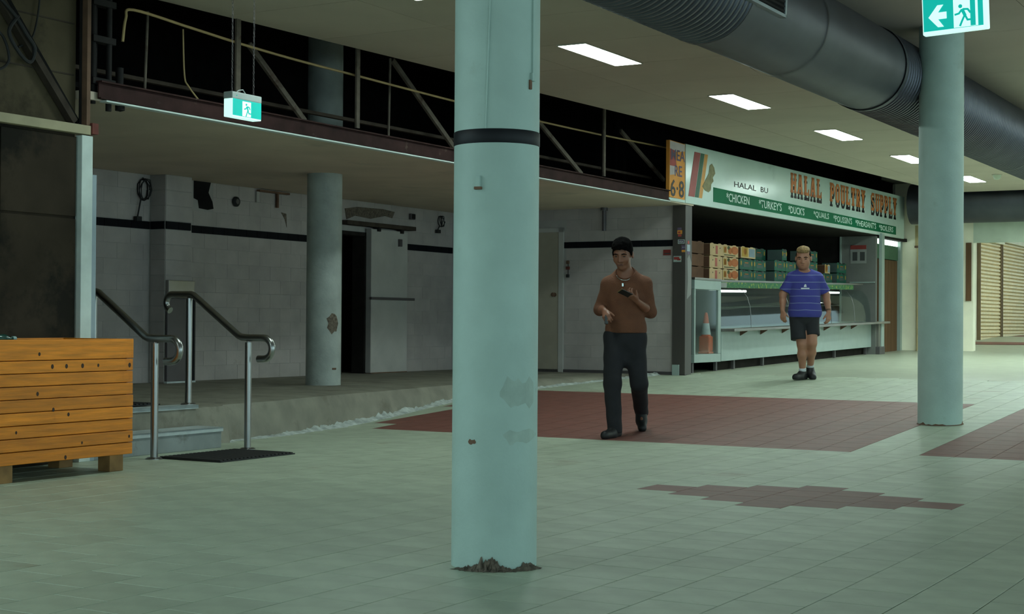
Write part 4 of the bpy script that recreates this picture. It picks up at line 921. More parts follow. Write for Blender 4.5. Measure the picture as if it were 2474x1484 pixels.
# ---- glass-door cabinet with cone
def leg(parent, y, z0, h, x=-.06): return mk('leg', MB().box((x-.02, y-.025, z0), (x+.02, y+.025, z0+h)), 'grey_metal', parent=parent)
fz = lambda p: zfp(p)-.006
p0, p1 = 6.80, 7.76; base = fz((p0+p1)/2)
t = bthing('glass_cabinet', 'white framed cabinet with a glass front beside the steel pillar', 'cabinet', p0, -.10, base)
L_ = p1-p0; zb, zt = .14, 1.285
mk('sill', MB().box((-.72, 0, zb), (0, L_, zb+.115)), 'case_white', parent=t, bevel=.004); mk('head', MB().box((-.72, 0, zt-.13), (0, L_, zt)), 'case_white', parent=t, bevel=.004)
mk('stile', MB().box((-.04, L_-.10, zb+.116), (0, L_, zt-.131)), 'case_white', parent=t, bevel=.004); mk('stile', MB().box((-.04, 0, zb+.116), (0, .04, zt-.131)), 'case_white', parent=t, bevel=.004)
mk('back_panel', MB().box((-.72, 0, zb+.116), (-.70, L_, zt-.131)), 'shop_grey', parent=t); mk('side_panel', MB().box((-.70, L_-.02, zb+.116), (-.041, L_, zt-.131)), 'shop_grey', parent=t)
mk('side_panel', MB().box((-.70, 0, zb+.116), (-.041, .02, zt-.131)), 'shop_grey', parent=t)
mk('glass_pane', MB().box((-.022, .04, zb+.116), (-.016, L_-.10, zt-.131)), 'glass_dim', parent=t)
mk('shelf_top', MB().box((-.72, -.01, zt), (.01, L_, zt+.03)), 'brushed', parent=t, bevel=.004)
for y in (.05, L_-.06): leg(t, y, 0.0, .14); leg(t, y, 0.0, .14, -.6)
cz = base+zb+.115
co = bthing('traffic_cone', 'orange traffic cone with white band inside the glass cabinet', 'cone', p0+.735, -.235, cz)
mk('cone_base', MB().box((-.085, -.085, 0), (.085, .085, .03)), 'cone_orange', parent=co, bevel=.01); mk('cone_body', MB().lathe([(.075, .03), (.070, .25), (.050, .37), (.03, .53), (.018, .58), (0, .585)], 24), 'cone_orange', parent=co, smooth=True)
mk('white_band', MB().lathe([(.0675, .27), (.052, .37), (.0445, .43), (.046, .43), (.054, .37), (.0695, .27)], 24), 'cone_white', parent=co, smooth=True)
mk('sleeve', MB().box((-.08, -.08, .03), (.08, .08, .25)), 'cone_orange', parent=co, bevel=.02)

# ---- curved glass display counter
p0, p1 = 7.78, 15.18
t = bthing('display_counter', 'long curved-glass butcher display counter with white front panel', 'display case', p0, -.10, fz(p0))
L_ = p1-p0; sl = (fz(p1)-fz(p0))/L_
def cpt(y, x, z): return Vector((x, y, z+sl*y))
def cbox(y0, y1, x0, x1, z0, z1): 
    return MB().add([cpt(y0, x0, z0), cpt(y0, x1, z0), cpt(y1, x1, z0), cpt(y1, x0, z0), cpt(y0, x0, z1), cpt(y0, x1, z1), cpt(y1, x1, z1), cpt(y1, x0, z1)], [(0,3,2,1),(4,5,6,7),(0,1,5,4),(1,2,6,5),(2,3,7,6),(3,0,4,7)])
ZB, ZM, ZT = .135, .60, 1.27
mk('front_panel', cbox(0, L_, -.03, 0, ZB, ZM-.04), 'case_white', parent=t, bevel=.003)
mk('well', cbox(0, L_, -.95, -.03, ZB, .42), 'case_white', parent=t); mk('tray', cbox(.02, L_-.02, -.93, -.05, .56, .60), 'case_white', parent=t)
mk('end_panel', cbox(L_, L_+.03, -.95, 0, ZB, ZM), 'brushed', parent=t)
mk('back_wall', cbox(0, L_, -.95, -.92, .42, ZT-.03), 'grey_metal', parent=t)
mk('bench_shelf', cbox(0, L_+.42, -.02, .20, ZM-.04, ZM), 'brushed', parent=t, bevel=.006)
for y in (.72, 1.55, 2.5, 4.55, 5.45, 6.05):
    mk('shelf_bracket', MB().prism([cpt(y, .0, ZM-.045), cpt(y, .12, ZM-.045), cpt(y, 0, ZM-.115)], (0, .02, 0)), 'rust_brown', parent=t)
mk('top_shelf', cbox(0, L_-.3, -.85, -.10, ZT, ZT+.03), 'brushed', parent=t, bevel=.004)
mk('leaf_print_strip', cbox(0, L_-.9, -.11, -.095, ZT-.085, ZT-.002), 'leafprint', parent=t)
mk('price_card', cbox(.05, .42, -.095, -.09, ZT-.08, ZT-.01), 'notice', parent=t)
prof = [(-.01, ZM), (-.012, ZM+.12), (-.03, ZM+.30), (-.075, ZM+.45), (-.16, ZM+.555), (-.25, ZT-.09)]
secs = [0, .85, 2.75, 4.6, 5.2, L_-1.0, L_-.02]
for a, b in ((0, 1.2), (1.21, 2.9), (2.91, 5.0), (5.01, 6.3), (6.31, L_-.02)):
    mb = MB(); vs = []; fs = []
    for (x, z) in prof: vs += [cpt(a, x, z), cpt(b, x, z)]
    for i in range(len(prof)-1): fs.append((2*i, 2*i+1, 2*i+3, 2*i+2))
    mb.add(vs, fs); mk('curved_pane', mb, 'glass', parent=t, smooth='full')
for y in (1.2, 2.9, 5.0, 6.3): 
    mk('pane_joint', MB().tube([cpt(y, x+.003, z) for x, z in prof], .0035, 5), 'stainless', parent=t, smooth=True)
mk('lamp_tube', MB().tube([cpt(.1, -.22, ZT-.13), cpt(1.5, -.22, ZT-.13)], .018, 10), 'lamp_tube', parent=t, smooth=True)
mk('lamp_tube', MB().tube([cpt(5.2, -.24, ZT-.14), cpt(6.1, -.24, ZT-.14)], .018, 10), 'lamp_tube', parent=t, smooth=True)
mk('inner_rail', MB().tube([cpt(.02, -.6, ZM+.30), cpt(L_-.02, -.6, ZM+.30)], .012, 8), 'stainless', parent=t)
for y in (.6, 1.8, 3.6, 5.3, 7.1): leg(t, y, sl*y, ZB+.01)
mk('end_leg', cbox(L_-.05, L_+.10, .02, .12, -.0, ZM-.05), 'brushed', parent=t); mk('end_foot', cbox(L_-.12, L_+.22, .0, .16, -.0, .14), 'grey_metal', parent=t, bevel=.01)
mk('plinth_shadow_board', cbox(.05, L_-.05, -.14, -.12, .0, ZB), 'shop_dark', parent=t)  # near-black board added to stand for the shade under the counter

# ---- cartons and crates on the counter
CT = {}
TOPZ = lambda p: fz(7.78)+sl*(p-7.78)+ZT+.032
def carton(p, q, z, L, D, H, style, label, group):
    t = bthing('fruit_carton' if style != 'green' else 'produce_carton', label, 'carton', p, q, z, group)
    body = {'green': 'green_crate', 'dark': 'carton_shaded'}.get(style, 'carton')
    mk('carton_body', MB().box((-D, 0, 0), (0, L, H*.93)), body, parent=t, bevel=.003)
    side = 'green_grey' if style == 'green' else 'carton_shaded'
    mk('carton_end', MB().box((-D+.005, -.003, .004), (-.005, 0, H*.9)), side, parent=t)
    for a, b in ((.04, .30), (.62, .9)): mk('stacking_tab', MB().prism([(-.012, a*L, H*.92), (-.012, b*L, H*.92), (-.012, (b-.07)*L, H*.995), (-.012, (a+.07)*L, H*.995)], (.010, 0, 0)), body, parent=t)
    f = lambda nm, y, z, ry, rz, m, n=14: mk(nm, MB().prism([(.0005, L*y+ry*math.cos(2*math.pi*k/n), H*z+rz*math.sin(2*math.pi*k/n)) for k in range(n)], (.002, 0, 0)), m, parent=t)
    r = lambda nm, y0, z0, y1, z1, m: mk(nm, MB().box((.0, L*y0, H*z0), (.0025, L*y1, H*z1)), m, parent=t)
    if style == 'end':
        r('print_bar', .42, .12, .58, .80, 'print_red'); f('hand_hole', .25, .62, .012, .010, 'letter_black'); f('hand_hole', .76, .62, .012, .010, 'letter_black')
    if style == 'fruit':
        f('print_fruit', .76, .56, .115*L/.6*1.2, .062, 'print_orange'); f('print_fruit', .46, .50, .085, .05, 'print_orange'); r('print_panel', .04, .30, .22, .82, 'print_yellow'); f('print_fruit', .14, .55, .05, .045, 'print_orange'); f('print_leaf', .36, .74, .05, .03, 'print_green'); r('print_line', .08, .10, .80, .17, 'print_green')
    if style == 'label':
        r('print_panel', .06, .10, .46, .92, 'print_yellow'); f('print_fruit', .28, .55, .07, .05, 'print_orange'); r('paper_label', .55, .12, .94, .84, 'print_blue')
    if style == 'green':
        f('print_pear', .10, .58, .022, .038, 'print_yellow'); f('print_pear', .90, .58, .022, .038, 'print_yellow'); r('print_line', .36, .58, .64, .66, 'print_orange'); r('print_panel', .26, .24, .74, .52, 'green_grey'); f('hand_hole', .32, .90, .05, .016, 'letter_black'); f('hand_hole', .70, .90, .05, .016, 'letter_black')
    return t
H = .183
for i in range(3):
    lv = ('lowest', 'middle', 'topmost')[i]
    z = TOPZ(8.5)+i*(H+.001)
    carton(8.27+(.02 if i == 2 else 0), -.49, z, .50, .24, H, 'end', f'plain beige carton with red bar, {lv} of the stack above the cabinet', 'beige cartons in the end stack')
    carton(8.79, -.49, z, .62, .30, H, 'fruit', f'beige fruit carton printed with oranges, {lv} of its stack', 'beige cartons printed with oranges')
    carton(7.62, -.56, TOPZ(7.9)+.022+i*(H+.001), .60, .16, H, 'dark', f'carton face coloured as if in shade above the glass cabinet, {lv} of its stack', 'shade-coloured cartons above the cabinet')  # front faces take the painted shade colour too
for r in range(2):
    for k in range(2):
        lv = ('lower', 'upper')[r]
        carton(9.50+.575*k, -.50, TOPZ(9.8)+r*.175, .56, .30, .172, 'green', f'green produce carton, {lv} row, '+('against the orange-printed stack', 'between the labelled beige carton stack and a narrow green carton')[k], 'green cartons next to the beige stacks')
carton(9.47, -.47, TOPZ(9.8)+.352, .62, .30, .178, 'label', 'beige fruit carton with a pale blue label on top of green cartons', 'labelled cartons')
for r in range(2): carton(10.66, -.62, TOPZ(10.8)+r*.175, .22, .2, .172, 'green', f'narrow green carton end between two green stacks, {("lower", "upper")[r]} one', 'narrow green cartons')
for r in range(2):
    for k in range(2):
        carton(10.98+.52*k, -.48, TOPZ(11.2)+r*.178, .505, .30, .175, 'green', f'green produce carton, {("lower", "upper")[r]} row, '+('just before the boy in blue', 'hidden behind the boy in blue')[k], 'green cartons behind the boy')
carton(10.75, -.78, TOPZ(11.2)+.358, .62, .32, .19, 'green', 'dark green carton set back on top of the green stack', 'set back green cartons'); carton(11.45, -.52, TOPZ(11.4)+.358, .22, .26, .19, 'green', 'small green carton upright on top of the green stack by the boy', 'upright green cartons')
for r in range(3): carton(12.62, -.5, TOPZ(12.8)+r*.186, .56, .30, .183, 'green', f'green produce carton past the boy, {("lowest", "middle", "topmost")[r]} of three', 'stack of three green cartons')
carton(13.50, -.50, TOPZ(13.7)+.002, .50, .28, .17, 'green', 'single green carton carrying a tiny beige carton', 'single green cartons'); carton(13.66, -.52, TOPZ(13.7)+.174, .28, .2, .16, 'label', 'tiny beige carton on top of a single green carton', 'tiny beige cartons')
for r in range(2): carton(14.27, -.50, TOPZ(14.5)+r*.19, .55, .28, .187, 'green', f'green produce carton at the stall end wall, {("lower", "upper")[r]} of two', 'last green cartons')

# ---- far end: pipe, window strip, shutters
o = bthing('wall_pipe', 'rust stained cream downpipe on the cream end wall', 'pipe', 17.24, .20, .52); mk('pipe', MB().box((-.05, -.02, 0), (.05, .06, 2.02)), 'pipe_cream', parent=o, bevel=.01); mk('pipe_head', MB().box((-.09, -.03, 2.02), (.10, .06, 2.06)), 'rust_brown', parent=o); mk('stain', MB().box((-.10, .055, 2.06), (.09, .06, 2.46)), 'pipe_cream', parent=o)
o = bthing('wall_board', 'narrow brown board on the cream wall next to the shutters', 'board', 17.29, 1.13, 1.5); mk('board_face', MB().box((-.045, -.02, 0), (.045, 0, 1.12)), 'door_brown', parent=o); mk('board_edge', MB().box((.045, -.025, 0), (.06, 0, 1.12)), 'rust_brown', parent=o)
def shutter(p0, p1, label):
    t = bthing('roller_shutter', label, 'shutter', p0, .30, fz(p0)); L_ = p1-p0; n = 26; h = 2.15/n
    sl_ = (fz(p1)-fz(p0))/L_
    for i in range(n):
        z = .06+h*i; mk('slat', MB().add([(.0, .03, z), (.0, L_-.03, z), (.035, L_-.03, z+h*.25), (.035, .03, z+h*.25), (.035, L_-.03, z+h*.7), (.035, .03, z+h*.7), (.0, L_-.03, z+h*.96), (.0, .03, z+h*.96)], [(0,1,2,3),(3,2,4,5),(5,4,6,7)]), 'shutter', parent=t)
    mk('bottom_rail', MB().box((0, .02, -.05), (.05, L_-.02, .06)), 'shutter', parent=t)
    for y in (0, L_-.04): mk('guide', MB().box((-.02, y, -.05), (.06, y+.04, 2.25)), 'shutter_gap', parent=t)
    mk('backing', MB().box((-.03, 0, -.05), (-.005, L_, 2.2)), 'shutter_gap', parent=t)
    mk('hood', MB().box((-.02, 0, 2.2), (.12, L_, 2.38)), 'cream_wall', parent=t)
shutter(21.7, 23.85, 'cream roller shutter next to the cream end wall'); shutter(23.95, 27.6, 'wider cream roller shutter beyond the guide post')
# ================================================================== PEOPLE (implicit surfaces -> one mesh)
class SDF:
    def __init__(s, lo, hi, h):
        s.lo = np.array(lo, np.float32); s.h = h; s.n = (np.ceil((np.array(hi)-s.lo)/h)).astype(int)+1
        s.D = np.full(s.n, 1., np.float32)
        s.ax = [s.lo[i]+h*np.arange(s.n[i], dtype=np.float32) for i in range(3)]
    def sub(s, lo, hi):
        i0 = np.clip(np.floor((np.array(lo)-s.lo)/s.h).astype(int), 0, s.n-1); i1 = np.clip(np.ceil((np.array(hi)-s.lo)/s.h).astype(int)+1, 1, s.n)
        sl = tuple(slice(a, b) for a, b in zip(i0, i1)); return sl, s.ax[0][sl[0]][:, None, None], s.ax[1][sl[1]][None, :, None], s.ax[2][sl[2]][None, None, :]
    def put(s, sl, d, k):
        a = s.D[sl]; hh = np.maximum(k-np.abs(a-d), 0)/k if k > 0 else 0
        s.D[sl] = np.minimum(a, d)-hh*hh*k*.25
    def cap(s, a, b, ra, rb=None, k=.03, flat=False, grow=0.):
        rb = ra if rb is None else rb; ra += grow; rb += grow
        a = np.array(a, np.float32); b = np.array(b, np.float32); m = max(ra, rb)+k+.02
        sl, X, Y, Z = s.sub(np.minimum(a, b)-m, np.maximum(a, b)+m)
        ba = b-a; L2 = float(ba@ba)+1e-9; px, py, pz = X-a[0], Y-a[1], Z-a[2]
        t = np.clip((px*ba[0]+py*ba[1]+pz*ba[2])/L2, 0, 1)
        d = np.sqrt((px-t*ba[0])**2+(py-t*ba[1])**2+(pz-t*ba[2])**2)-(ra+(rb-ra)*t)
        if flat:
            L = math.sqrt(L2); d = np.maximum(d, ((X-b[0])*ba[0]+(Y-b[1])*ba[1]+(Z-b[2])*ba[2])/L)
        s.put(sl, d, k); return s
    def ell(s, c, r, k=.03, R=None, grow=0., keep=None):
        c = np.array(c, np.float32); r = np.array(r, np.float32)+grow; m = float(max(r))+k+.02
        sl, X, Y, Z = s.sub(c-m, c+m); px, py, pz = X-c[0], Y-c[1], Z-c[2]
        if R is not None: px, py, pz = [R[0][i]*px+R[1][i]*py+R[2][i]*pz for i in range(3)]
        k0 = np.sqrt((px/r[0])**2+(py/r[1])**2+(pz/r[2])**2)+1e-6; k1 = np.sqrt((px/r[0]**2)**2+(py/r[1]**2)**2+(pz/r[2]**2)**2)+1e-6
        d = k0*(k0-1)/k1; s.put(sl, d, k); return s
    def cut(s, n, c):
        """keep the side where n.p > c"""
        n = np.array(n, np.float32); L = np.linalg.norm(n)
        s.D = np.maximum(s.D, (c-(n[0]*s.ax[0][:, None, None]+n[1]*s.ax[1][None, :, None]+n[2]*s.ax[2][None, None, :]))/L); return s
    def wrinkle(s, amp, f):
        X, Y, Z = s.ax[0][:, None, None], s.ax[1][None, :, None], s.ax[2][None, None, :]
        s.D += amp*(np.sin(f*Z+f*.7*X+3*np.sin(f*.3*Y))*.6+np.sin(f*.55*Z-f*.9*X+1.7)*.4+np.sin(f*1.7*(Z+.6*X)+2*Y)*.25).astype(np.float32); return s
    def mesh(s, name):
        D = s.D; ins = D < 0
        nz = np.argwhere(ins); lo = np.maximum(nz.min(0)-2, 0); hi = np.minimum(nz.max(0)+3, s.n); D = D[lo[0]:hi[0], lo[1]:hi[1], lo[2]:hi[2]]; org = s.lo+lo*s.h
        D = np.pad(D, 1, constant_values=1.); org = org-s.h; n = np.array(D.shape)-1
        pos = np.zeros((*n, 3), np.float32); cnt = np.zeros(n, np.float32)
        offs = [(i, j, k) for i in (0, 1) for j in (0, 1) for k in (0, 1)]
        C = {o: D[o[0]:o[0]+n[0], o[1]:o[1]+n[1], o[2]:o[2]+n[2]] for o in offs}
        for a in offs:
            for ax in range(3):
                if a[ax]: continue
                b = list(a); b[ax] = 1; b = tuple(b); va, vb = C[a], C[b]; m = (va < 0) != (vb < 0)
                if not m.any(): continue
                t = np.where(m, va/np.where(m, va-vb, 1), 0); cnt += m
                for q in range(3): pos[..., q] += np.where(m, a[q]+(t if q == ax else 0), 0)
        act = cnt > 0; idx = -np.ones(n, np.int64); cells = np.argwhere(act); idx[act] = np.arange(len(cells))
        V = (cells+pos[act]/cnt[act][:, None])*s.h+org
        F = []
        for ax in range(3):
            b_, c_ = (ax+1) % 3, (ax+2) % 3
            sh = [slice(1, None)]*3; A = D[:-1, :-1, :-1]; o = [0, 0, 0]; o[ax] = 1; B = D[o[0]:o[0]+n[0], o[1]:o[1]+n[1], o[2]:o[2]+n[2]]
            m = (A < 0) != (B < 0); e = np.argwhere(m); e = e[(e[:, b_] > 0) & (e[:, c_] > 0)]
            if not len(e): continue
            db = np.zeros(3, int); db[b_] = 1; dc = np.zeros(3, int); dc[c_] = 1
            q = np.stack([idx[tuple((e-db-dc).T)], idx[tuple((e-dc).T)], idx[tuple(e.T)], idx[tuple((e-db).T)]], 1)
            fl = A[tuple(e.T)] >= 0; q[fl] = q[fl][:, ::-1]; F.append(q)
        F = np.concatenate(F); F = F[(F >= 0).all(1)]
        # a few smoothing passes
        for _ in range(2):
            acc = np.zeros_like(V); ct = np.zeros(len(V))
            for i in range(4):
                a, b = F[:, i], F[:, (i+1) % 4]; np.add.at(acc, a, V[b]); np.add.at(ct, a, 1); np.add.at(acc, b, V[a]); np.add.at(ct, b, 1)
            V = .6*V+.4*acc/np.maximum(ct, 1)[:, None]
        me = bpy.data.meshes.new(name); me.from_pydata(V.tolist(), [], F.tolist()); me.update(); return me
def Rz(a): return np.array([[math.cos(a), -math.sin(a), 0], [math.sin(a), math.cos(a), 0], [0, 0, 1]])
def Rx(a): return np.array([[1, 0, 0], [0, math.cos(a), -math.sin(a)], [0, math.sin(a), math.cos(a)]])
def unit(v): v = np.array(v, float); return v/np.linalg.norm(v)
def add_head(S, hc, R, k=1., wide=1.):
    P = lambda x, y, z: np.array(hc)+R@(np.array([x*wide, y, z])*k)
    S.ell(P(0, .012, .028), np.array([.075*wide, .094, .098])*k, .02, R); S.ell(P(0, -.030, -.040), np.array([.059*wide, .062, .080])*k, .03, R)
    S.ell(P(0, -.066, -.098), np.array([.026*wide, .022, .020])*k, .03, R)
    S.cap(P(0, -.090, .012), P(0, -.111, -.030), .008*k, .0125*k, .014); S.ell(P(.013, -.098, -.034), np.array([.010, .010, .008])*k, .01, R); S.ell(P(-.013, -.098, -.034), np.array([.010, .010, .008])*k, .01, R)
    S.cap(P(-.042, -.074, .024), P(.042, -.074, .024), .012*k, None, .02)
    for sx in (-1, 1):
        S.ell(P(.040*sx, -.062, -.030), np.array([.024, .022, .024])*k, .03, R); S.ell(P(.079*sx, .008, -.010), np.array([.010, .022, .032])*k, .012, R)
    S.cap(P(-.016, -.086, -.062), P(.016, -.086, -.062), .008*k, None, .010); S.cap(P(-.012, -.084, -.074), P(.012, -.084, -.074), .008*k, None, .010)
    return P
def face_bits(par, P, R, k, lip, brow):
    for sx in (-1, 1):
        c = P(.032*sx, -.082, .004); mb = MB(); mb.ell((0, 0, 0), (.0135*k, .006*k, .005*k)); me = mb.mesh('eye'); xf(me, lambda v: Vector(c+R@np.array(v))); mk('eye', me, 'eye_dark', parent=par, smooth='full')
        mb = MB(); mb.tube([P(.016*sx, -.094, .025), P(.034*sx, -.090, .028), P(.054*sx, -.076, .021)], [.004*k, .0055*k, .003*k], 6); mk('eyebrow', mb, brow, parent=par, smooth='full')
    mb = MB(); mb.tube([P(-.022, -.089, -.068), P(-.008, -.0965, -.067), P(.008, -.0965, -.067), P(.022, -.089, -.068)], [.003*k, .006*k, .006*k, .003*k], 8); mk('lips', mb, lip, parent=par, smooth='full')
def add_hand(S, w, d, n, s_, curl=(.5, .6), k=1., thumb=(.55, .75, .35)):
    w = np.array(w, float); d = unit(d); n = np.array(n, float); n = unit(n-d*(n@d)); s_ = np.array(s_, float); s_ = unit(s_-d*(s_@d)-n*(s_@n))
    tips = []
    for off, ln, mc in ((.030, .072, .082), (.010, .082, .086), (-.010, .076, .082), (-.028, .058, .074)):
        b = w+s_*off*.45*k+d*.01; kn = w+d*mc*k+s_*off*k; S.cap(b, kn, .0135*k, .0115*k, .014)
        d1 = d*math.cos(curl[0])+n*math.sin(curl[0]); m = kn+d1*ln*.5*k; a2 = curl[0]+curl[1]; d2 = d*math.cos(a2)+n*math.sin(a2); e = m+d2*ln*.32*k; a3 = a2+curl[1]*.7; d3 = d*math.cos(a3)+n*math.sin(a3); t = e+d3*ln*.24*k
        S.cap(kn, m, .0102*k, .0092*k, .006); S.cap(m, e, .0090*k, .0084*k, .005); S.cap(e, t, .0082*k, .0072*k, .005); tips.append(t)
    b = w+d*.022*k+s_*.022*k; td = unit(s_*thumb[0]+d*thumb[1]+n*thumb[2]); m = b+td*.045*k; e = m+unit(td*.8+d*.3+n*.2)*.034*k
    S.cap(b, m, .0150*k, .0112*k, .012); S.cap(m, e, .0108*k, .0088*k, .006); return tips
HB = .0058; HCL = .0075
rot0 = YAW
def place(x, y, z): return Vector((x, y, z))

# ---------------------------------------------------------------- man in brown sweater
def build_man():
    ty = -.30; RT = Rz(ty); RH = Rz(-.36)@Rx(.34)
    hc = np.array([-.018, -.045, 1.642]); nb = np.array([.012, .012, 1.44])
    shR, shL = np.array([-.142, .035, 1.372]), np.array([.186, -.035, 1.372])
    elR, wrR = np.array([-.213, .085, 1.145]), np.array([-.185, -.135, 1.135])
    elL, wrL = np.array([.238, .00, 1.125]), np.array([.105, -.205, 1.215])
    hipR, hipL = np.array([-.082, .02, .895]), np.array([.098, -.01, .895])
    knR, anR = np.array([-.110, -.115, .485]), np.array([-.088, -.150, .085])
    knL, anL = np.array([.135, -.03, .485]), np.array([.188, .345, .225])
    P0 = lambda x, y, z: np.array([.018, 0, 0])+RT@np.array([x, y, z])
    def torso(S, g):
        S.ell(P0(0, 0, 1.25), (.166, .105, .185), .05, RT, g); S.ell(P0(0, .0, 1.08), (.155, .102, .18), .06, RT, g); S.ell(P0(-.005, .01, .935), (.168, .108, .13), .06, RT, g)
        S.cap(shR+np.array([.02, 0, -.01]), shL+np.array([-.02, 0, -.01]), .052, .052, .05, grow=g); S.cap(nb+np.array([0, .012, .022]), shR+np.array([.01, 0, .014]), .064, .040, .06, grow=g); S.cap(nb+np.array([0, .012, .022]), shL+np.array([-.01, 0, .014]), .064, .040, .06, grow=g)
    S = SDF((-.36, -.42, -.02), (.36, .55, 1.84), HB)
    torso(S, -.006)
    S.cap(nb-np.array([0, 0, .04]), hc+np.array([.010, .035, -.055]), .064, .060, .03)
    P = add_head(S, hc, RH, 1.06, 1.06)
    for sh, el, wr in ((shR, elR, wrR), (shL, elL, wrL)):
        S.cap(sh, el, .050, .041, .03); S.cap(el, el*.55+wr*.45, .041, .037, .02); S.cap(el*.55+wr*.45, wr, .037, .026, .02)
    for hp, kn, an in ((hipR, knR, anR), (hipL, knL, anL)):
        S.cap(hp, kn, .076, .054, .04); S.cap(kn, kn*.6+an*.4, .054, .052, .03); S.cap(kn*.6+an*.4, an, .052, .038, .03)
    S.cap(anR, anR+np.array([-.045, -.08, -.045]), .030, .022, .02); S.cap(anL, anL+np.array([.0, -.06, -.09]), .030, .022, .02)
    # left hand holds the phone, right hand a small black case
    dL = unit(np.array([-.095, -.075, .068])); tL = add_hand(S, wrL+dL*.012, dL, (-.15, .25, 1.), (-.2, -.9, .35), (.55, .85), 1., (.45, .75, .55))
    dR = unit(np.array([.10, -.62, -.42])); tR = add_hand(S, wrR+dR*.012, dR, (.5, .3, -.8), (.75, -.1, .55), (.75, .95), 1., (.55, .75, .4))
    b = P0(0, 0, 0)
    yaw_pos = Vector((-5.427, 12.473, 0)); fr = np.array([-.110, -.20, 0]); off = Rz(rot0)@fr
    root = thing('person', 'man in a brown sweater and dark trousers walking while reading his phone', 'person', yaw_pos-Vector(off), rot0)
    mk('body', S.mesh('body'), 'skin_tan', parent=root, smooth='full'); face_bits(root, P, RH, 1.06, 'lip_tan', 'hair_black')
    # hair
    S = SDF(hc-.20, hc+.22, HB)
    Q = lambda x, y, z: hc+RH@np.array([x, y, z])
    S.ell(Q(0, .016, .036), (.091, .105, .108), .02, RH); S.ell(Q(0, -.004, .092), (.083, .094, .060), .03, RH)
    rs = random.Random(5)
    for i in range(34):
        a, e = rs.uniform(0, 6.28), rs.uniform(.25, 1.5); S.ell(Q(.076*math.cos(a)*math.cos(e), .0+.09*math.sin(a)*math.cos(e), .082+.060*math.sin(e)), (.018, .018, .014), .012, RH)
    n = RH@np.array([0, .95, 1.]); S.cut(n, float(n@hc)-.008)
    for i in range(16):
        x = -.07+.14*i/15; S.ell(Q(x, -.094+.35*x*x/.07*.9, .086+.006*rs.gauss(0, 1)-3*x*x), (.010, .010, .012), .010, RH)
    for sx in (-1, 1): S.ell(Q(.084*sx, -.012, .012), (.009, .020, .026), .012, RH)
    mk('hair', S.mesh('hair'), 'hair_black', parent=root, smooth='full')
    # sweater
    S = SDF((-.36, -.35, .85), (.36, .25, 1.56), HCL); torso(S, .012)
    S.ell(P0(0, 0, .97), (.165, .105, .12), .05, RT, .014)
    for sh, el, wr, f in ((shR, elR, wrR, .50), (shL, elL, wrL, .34)):
        S.cap(sh, el, .060, .053, .04); S.cap(el, el*(1-f)+wr*f, .053, .043, .03, flat=True)
    S.wrinkle(.0022, 38.); S.cut((0, 0, 1), .935); S.D = np.maximum(S.D, -(np.sqrt((S.ax[0][:, None, None]-nb[0]+.008)**2+(S.ax[1][None, :, None]-nb[1]+.070)**2+(S.ax[2][None, None, :]-nb[2]-.082)**2)-.098))
    mk('sweater', S.mesh('sweater'), 'sweater', parent=root, smooth='full')
    # trousers
    S = SDF((-.36, -.36, .0), (.40, .55, 1.0), HCL)
    S.ell(P0(-.004, .005, .90), (.172, .112, .15), .05, RT, .008)
    for hp, kn, an in ((hipR, knR, anR), (hipL, knL, anL)):
        en = an+(an-kn)*.10
        S.cap(hp, kn, .100, .078, .05); S.cap(kn, en, .078, .064, .03, flat=True)
    S.cap((.012, .0, .86), (.020, -.01, .70), .100, .070, .05)
    S.wrinkle(.0030, 30.); S.cut((0, 0, -1), -.952)
    mk('trousers', S.mesh('trousers'), 'trouser', parent=root, smooth='full')
    # shoes
    for an, heel, toe, flr in ((anR, anR+np.array([.028, .055, -.045]), anR+np.array([-.095, -.150, -.050]), True), (anL, anL+np.array([.0, .045, -.035]), anL+np.array([.004, -.085, -.160]), False)):
        S = SDF(np.minimum(np.minimum(heel, toe), an)-.09, np.maximum(np.maximum(heel, toe), an)+.09, .006)
        S.cap(heel, toe, .042, .036, .02); S.cap(heel*.45+toe*.55, toe, .044, .036, .02); S.cap(an+np.array([0, 0, .0]), heel*.5+toe*.5, .054, .050, .03)
        if flr: S.cut((0, 0, 1), .002)
        mk('shoe', S.mesh('shoe'), 'shoe_black', parent=root, smooth='full')
    # necklace
    c0 = nb+np.array([-.006, -.020, .030]); pts = []
    for i in range(33):
        a = 2*math.pi*i/32; pts.append(c0+np.array([.068*math.sin(a), -.076*math.cos(a), -.052*math.cos(a)*(1 if math.cos(a) > 0 else .3)-.012]))
    # front of the loop lies on the sweater
    mk('necklace', MB().tube([tuple(p+np.array([-.01, -.018, 0])) for p in pts], .0035, 6), 'silver', parent=root, smooth='full')
    pc = c0+np.array([-.028, -.105, -.105]); mk('pendant', MB().box(tuple(pc-np.array([.008, .004, .016])), tuple(pc+np.array([.008, .004, .016]))), 'silver', parent=root, bevel=.003)
    # phone and case: held things of their own
    hl = wrL+dL*.115; Rw = np.array(Matrix.Rotation(rot0, 3, 'Z'))
    pw = Vector(Rw@(hl+np.array([-.030, -.015, .012])))+root.location
    ph = thing('mobile_phone', 'dark mobile phone held up in the man\'s left hand', 'phone', pw, 0)
    zdir = Vector(Rw@unit(np.array([.1, .55, .83]))); xdir = Vector(Rw@unit(np.array([-.8, -.45, .25]))); ydir = zdir.cross(xdir).normalized(); xdir = ydir.cross(zdir)
    ph.rotation_euler = Matrix((xdir, ydir, zdir)).transposed().to_euler()
    mk('phone_body', MB().box((-.072, -.035, -.004), (.072, .035, .004)), 'phone', parent=ph, bevel=.004); mk('phone_edge', MB().box((.066, -.034, -.0045), (.073, .034, .005)), 'phone_gold', parent=ph, bevel=.002)
    hr = wrR+dR*.10; kw = Vector(Rw@(hr+np.array([.0, .01, -.022])))+root.location
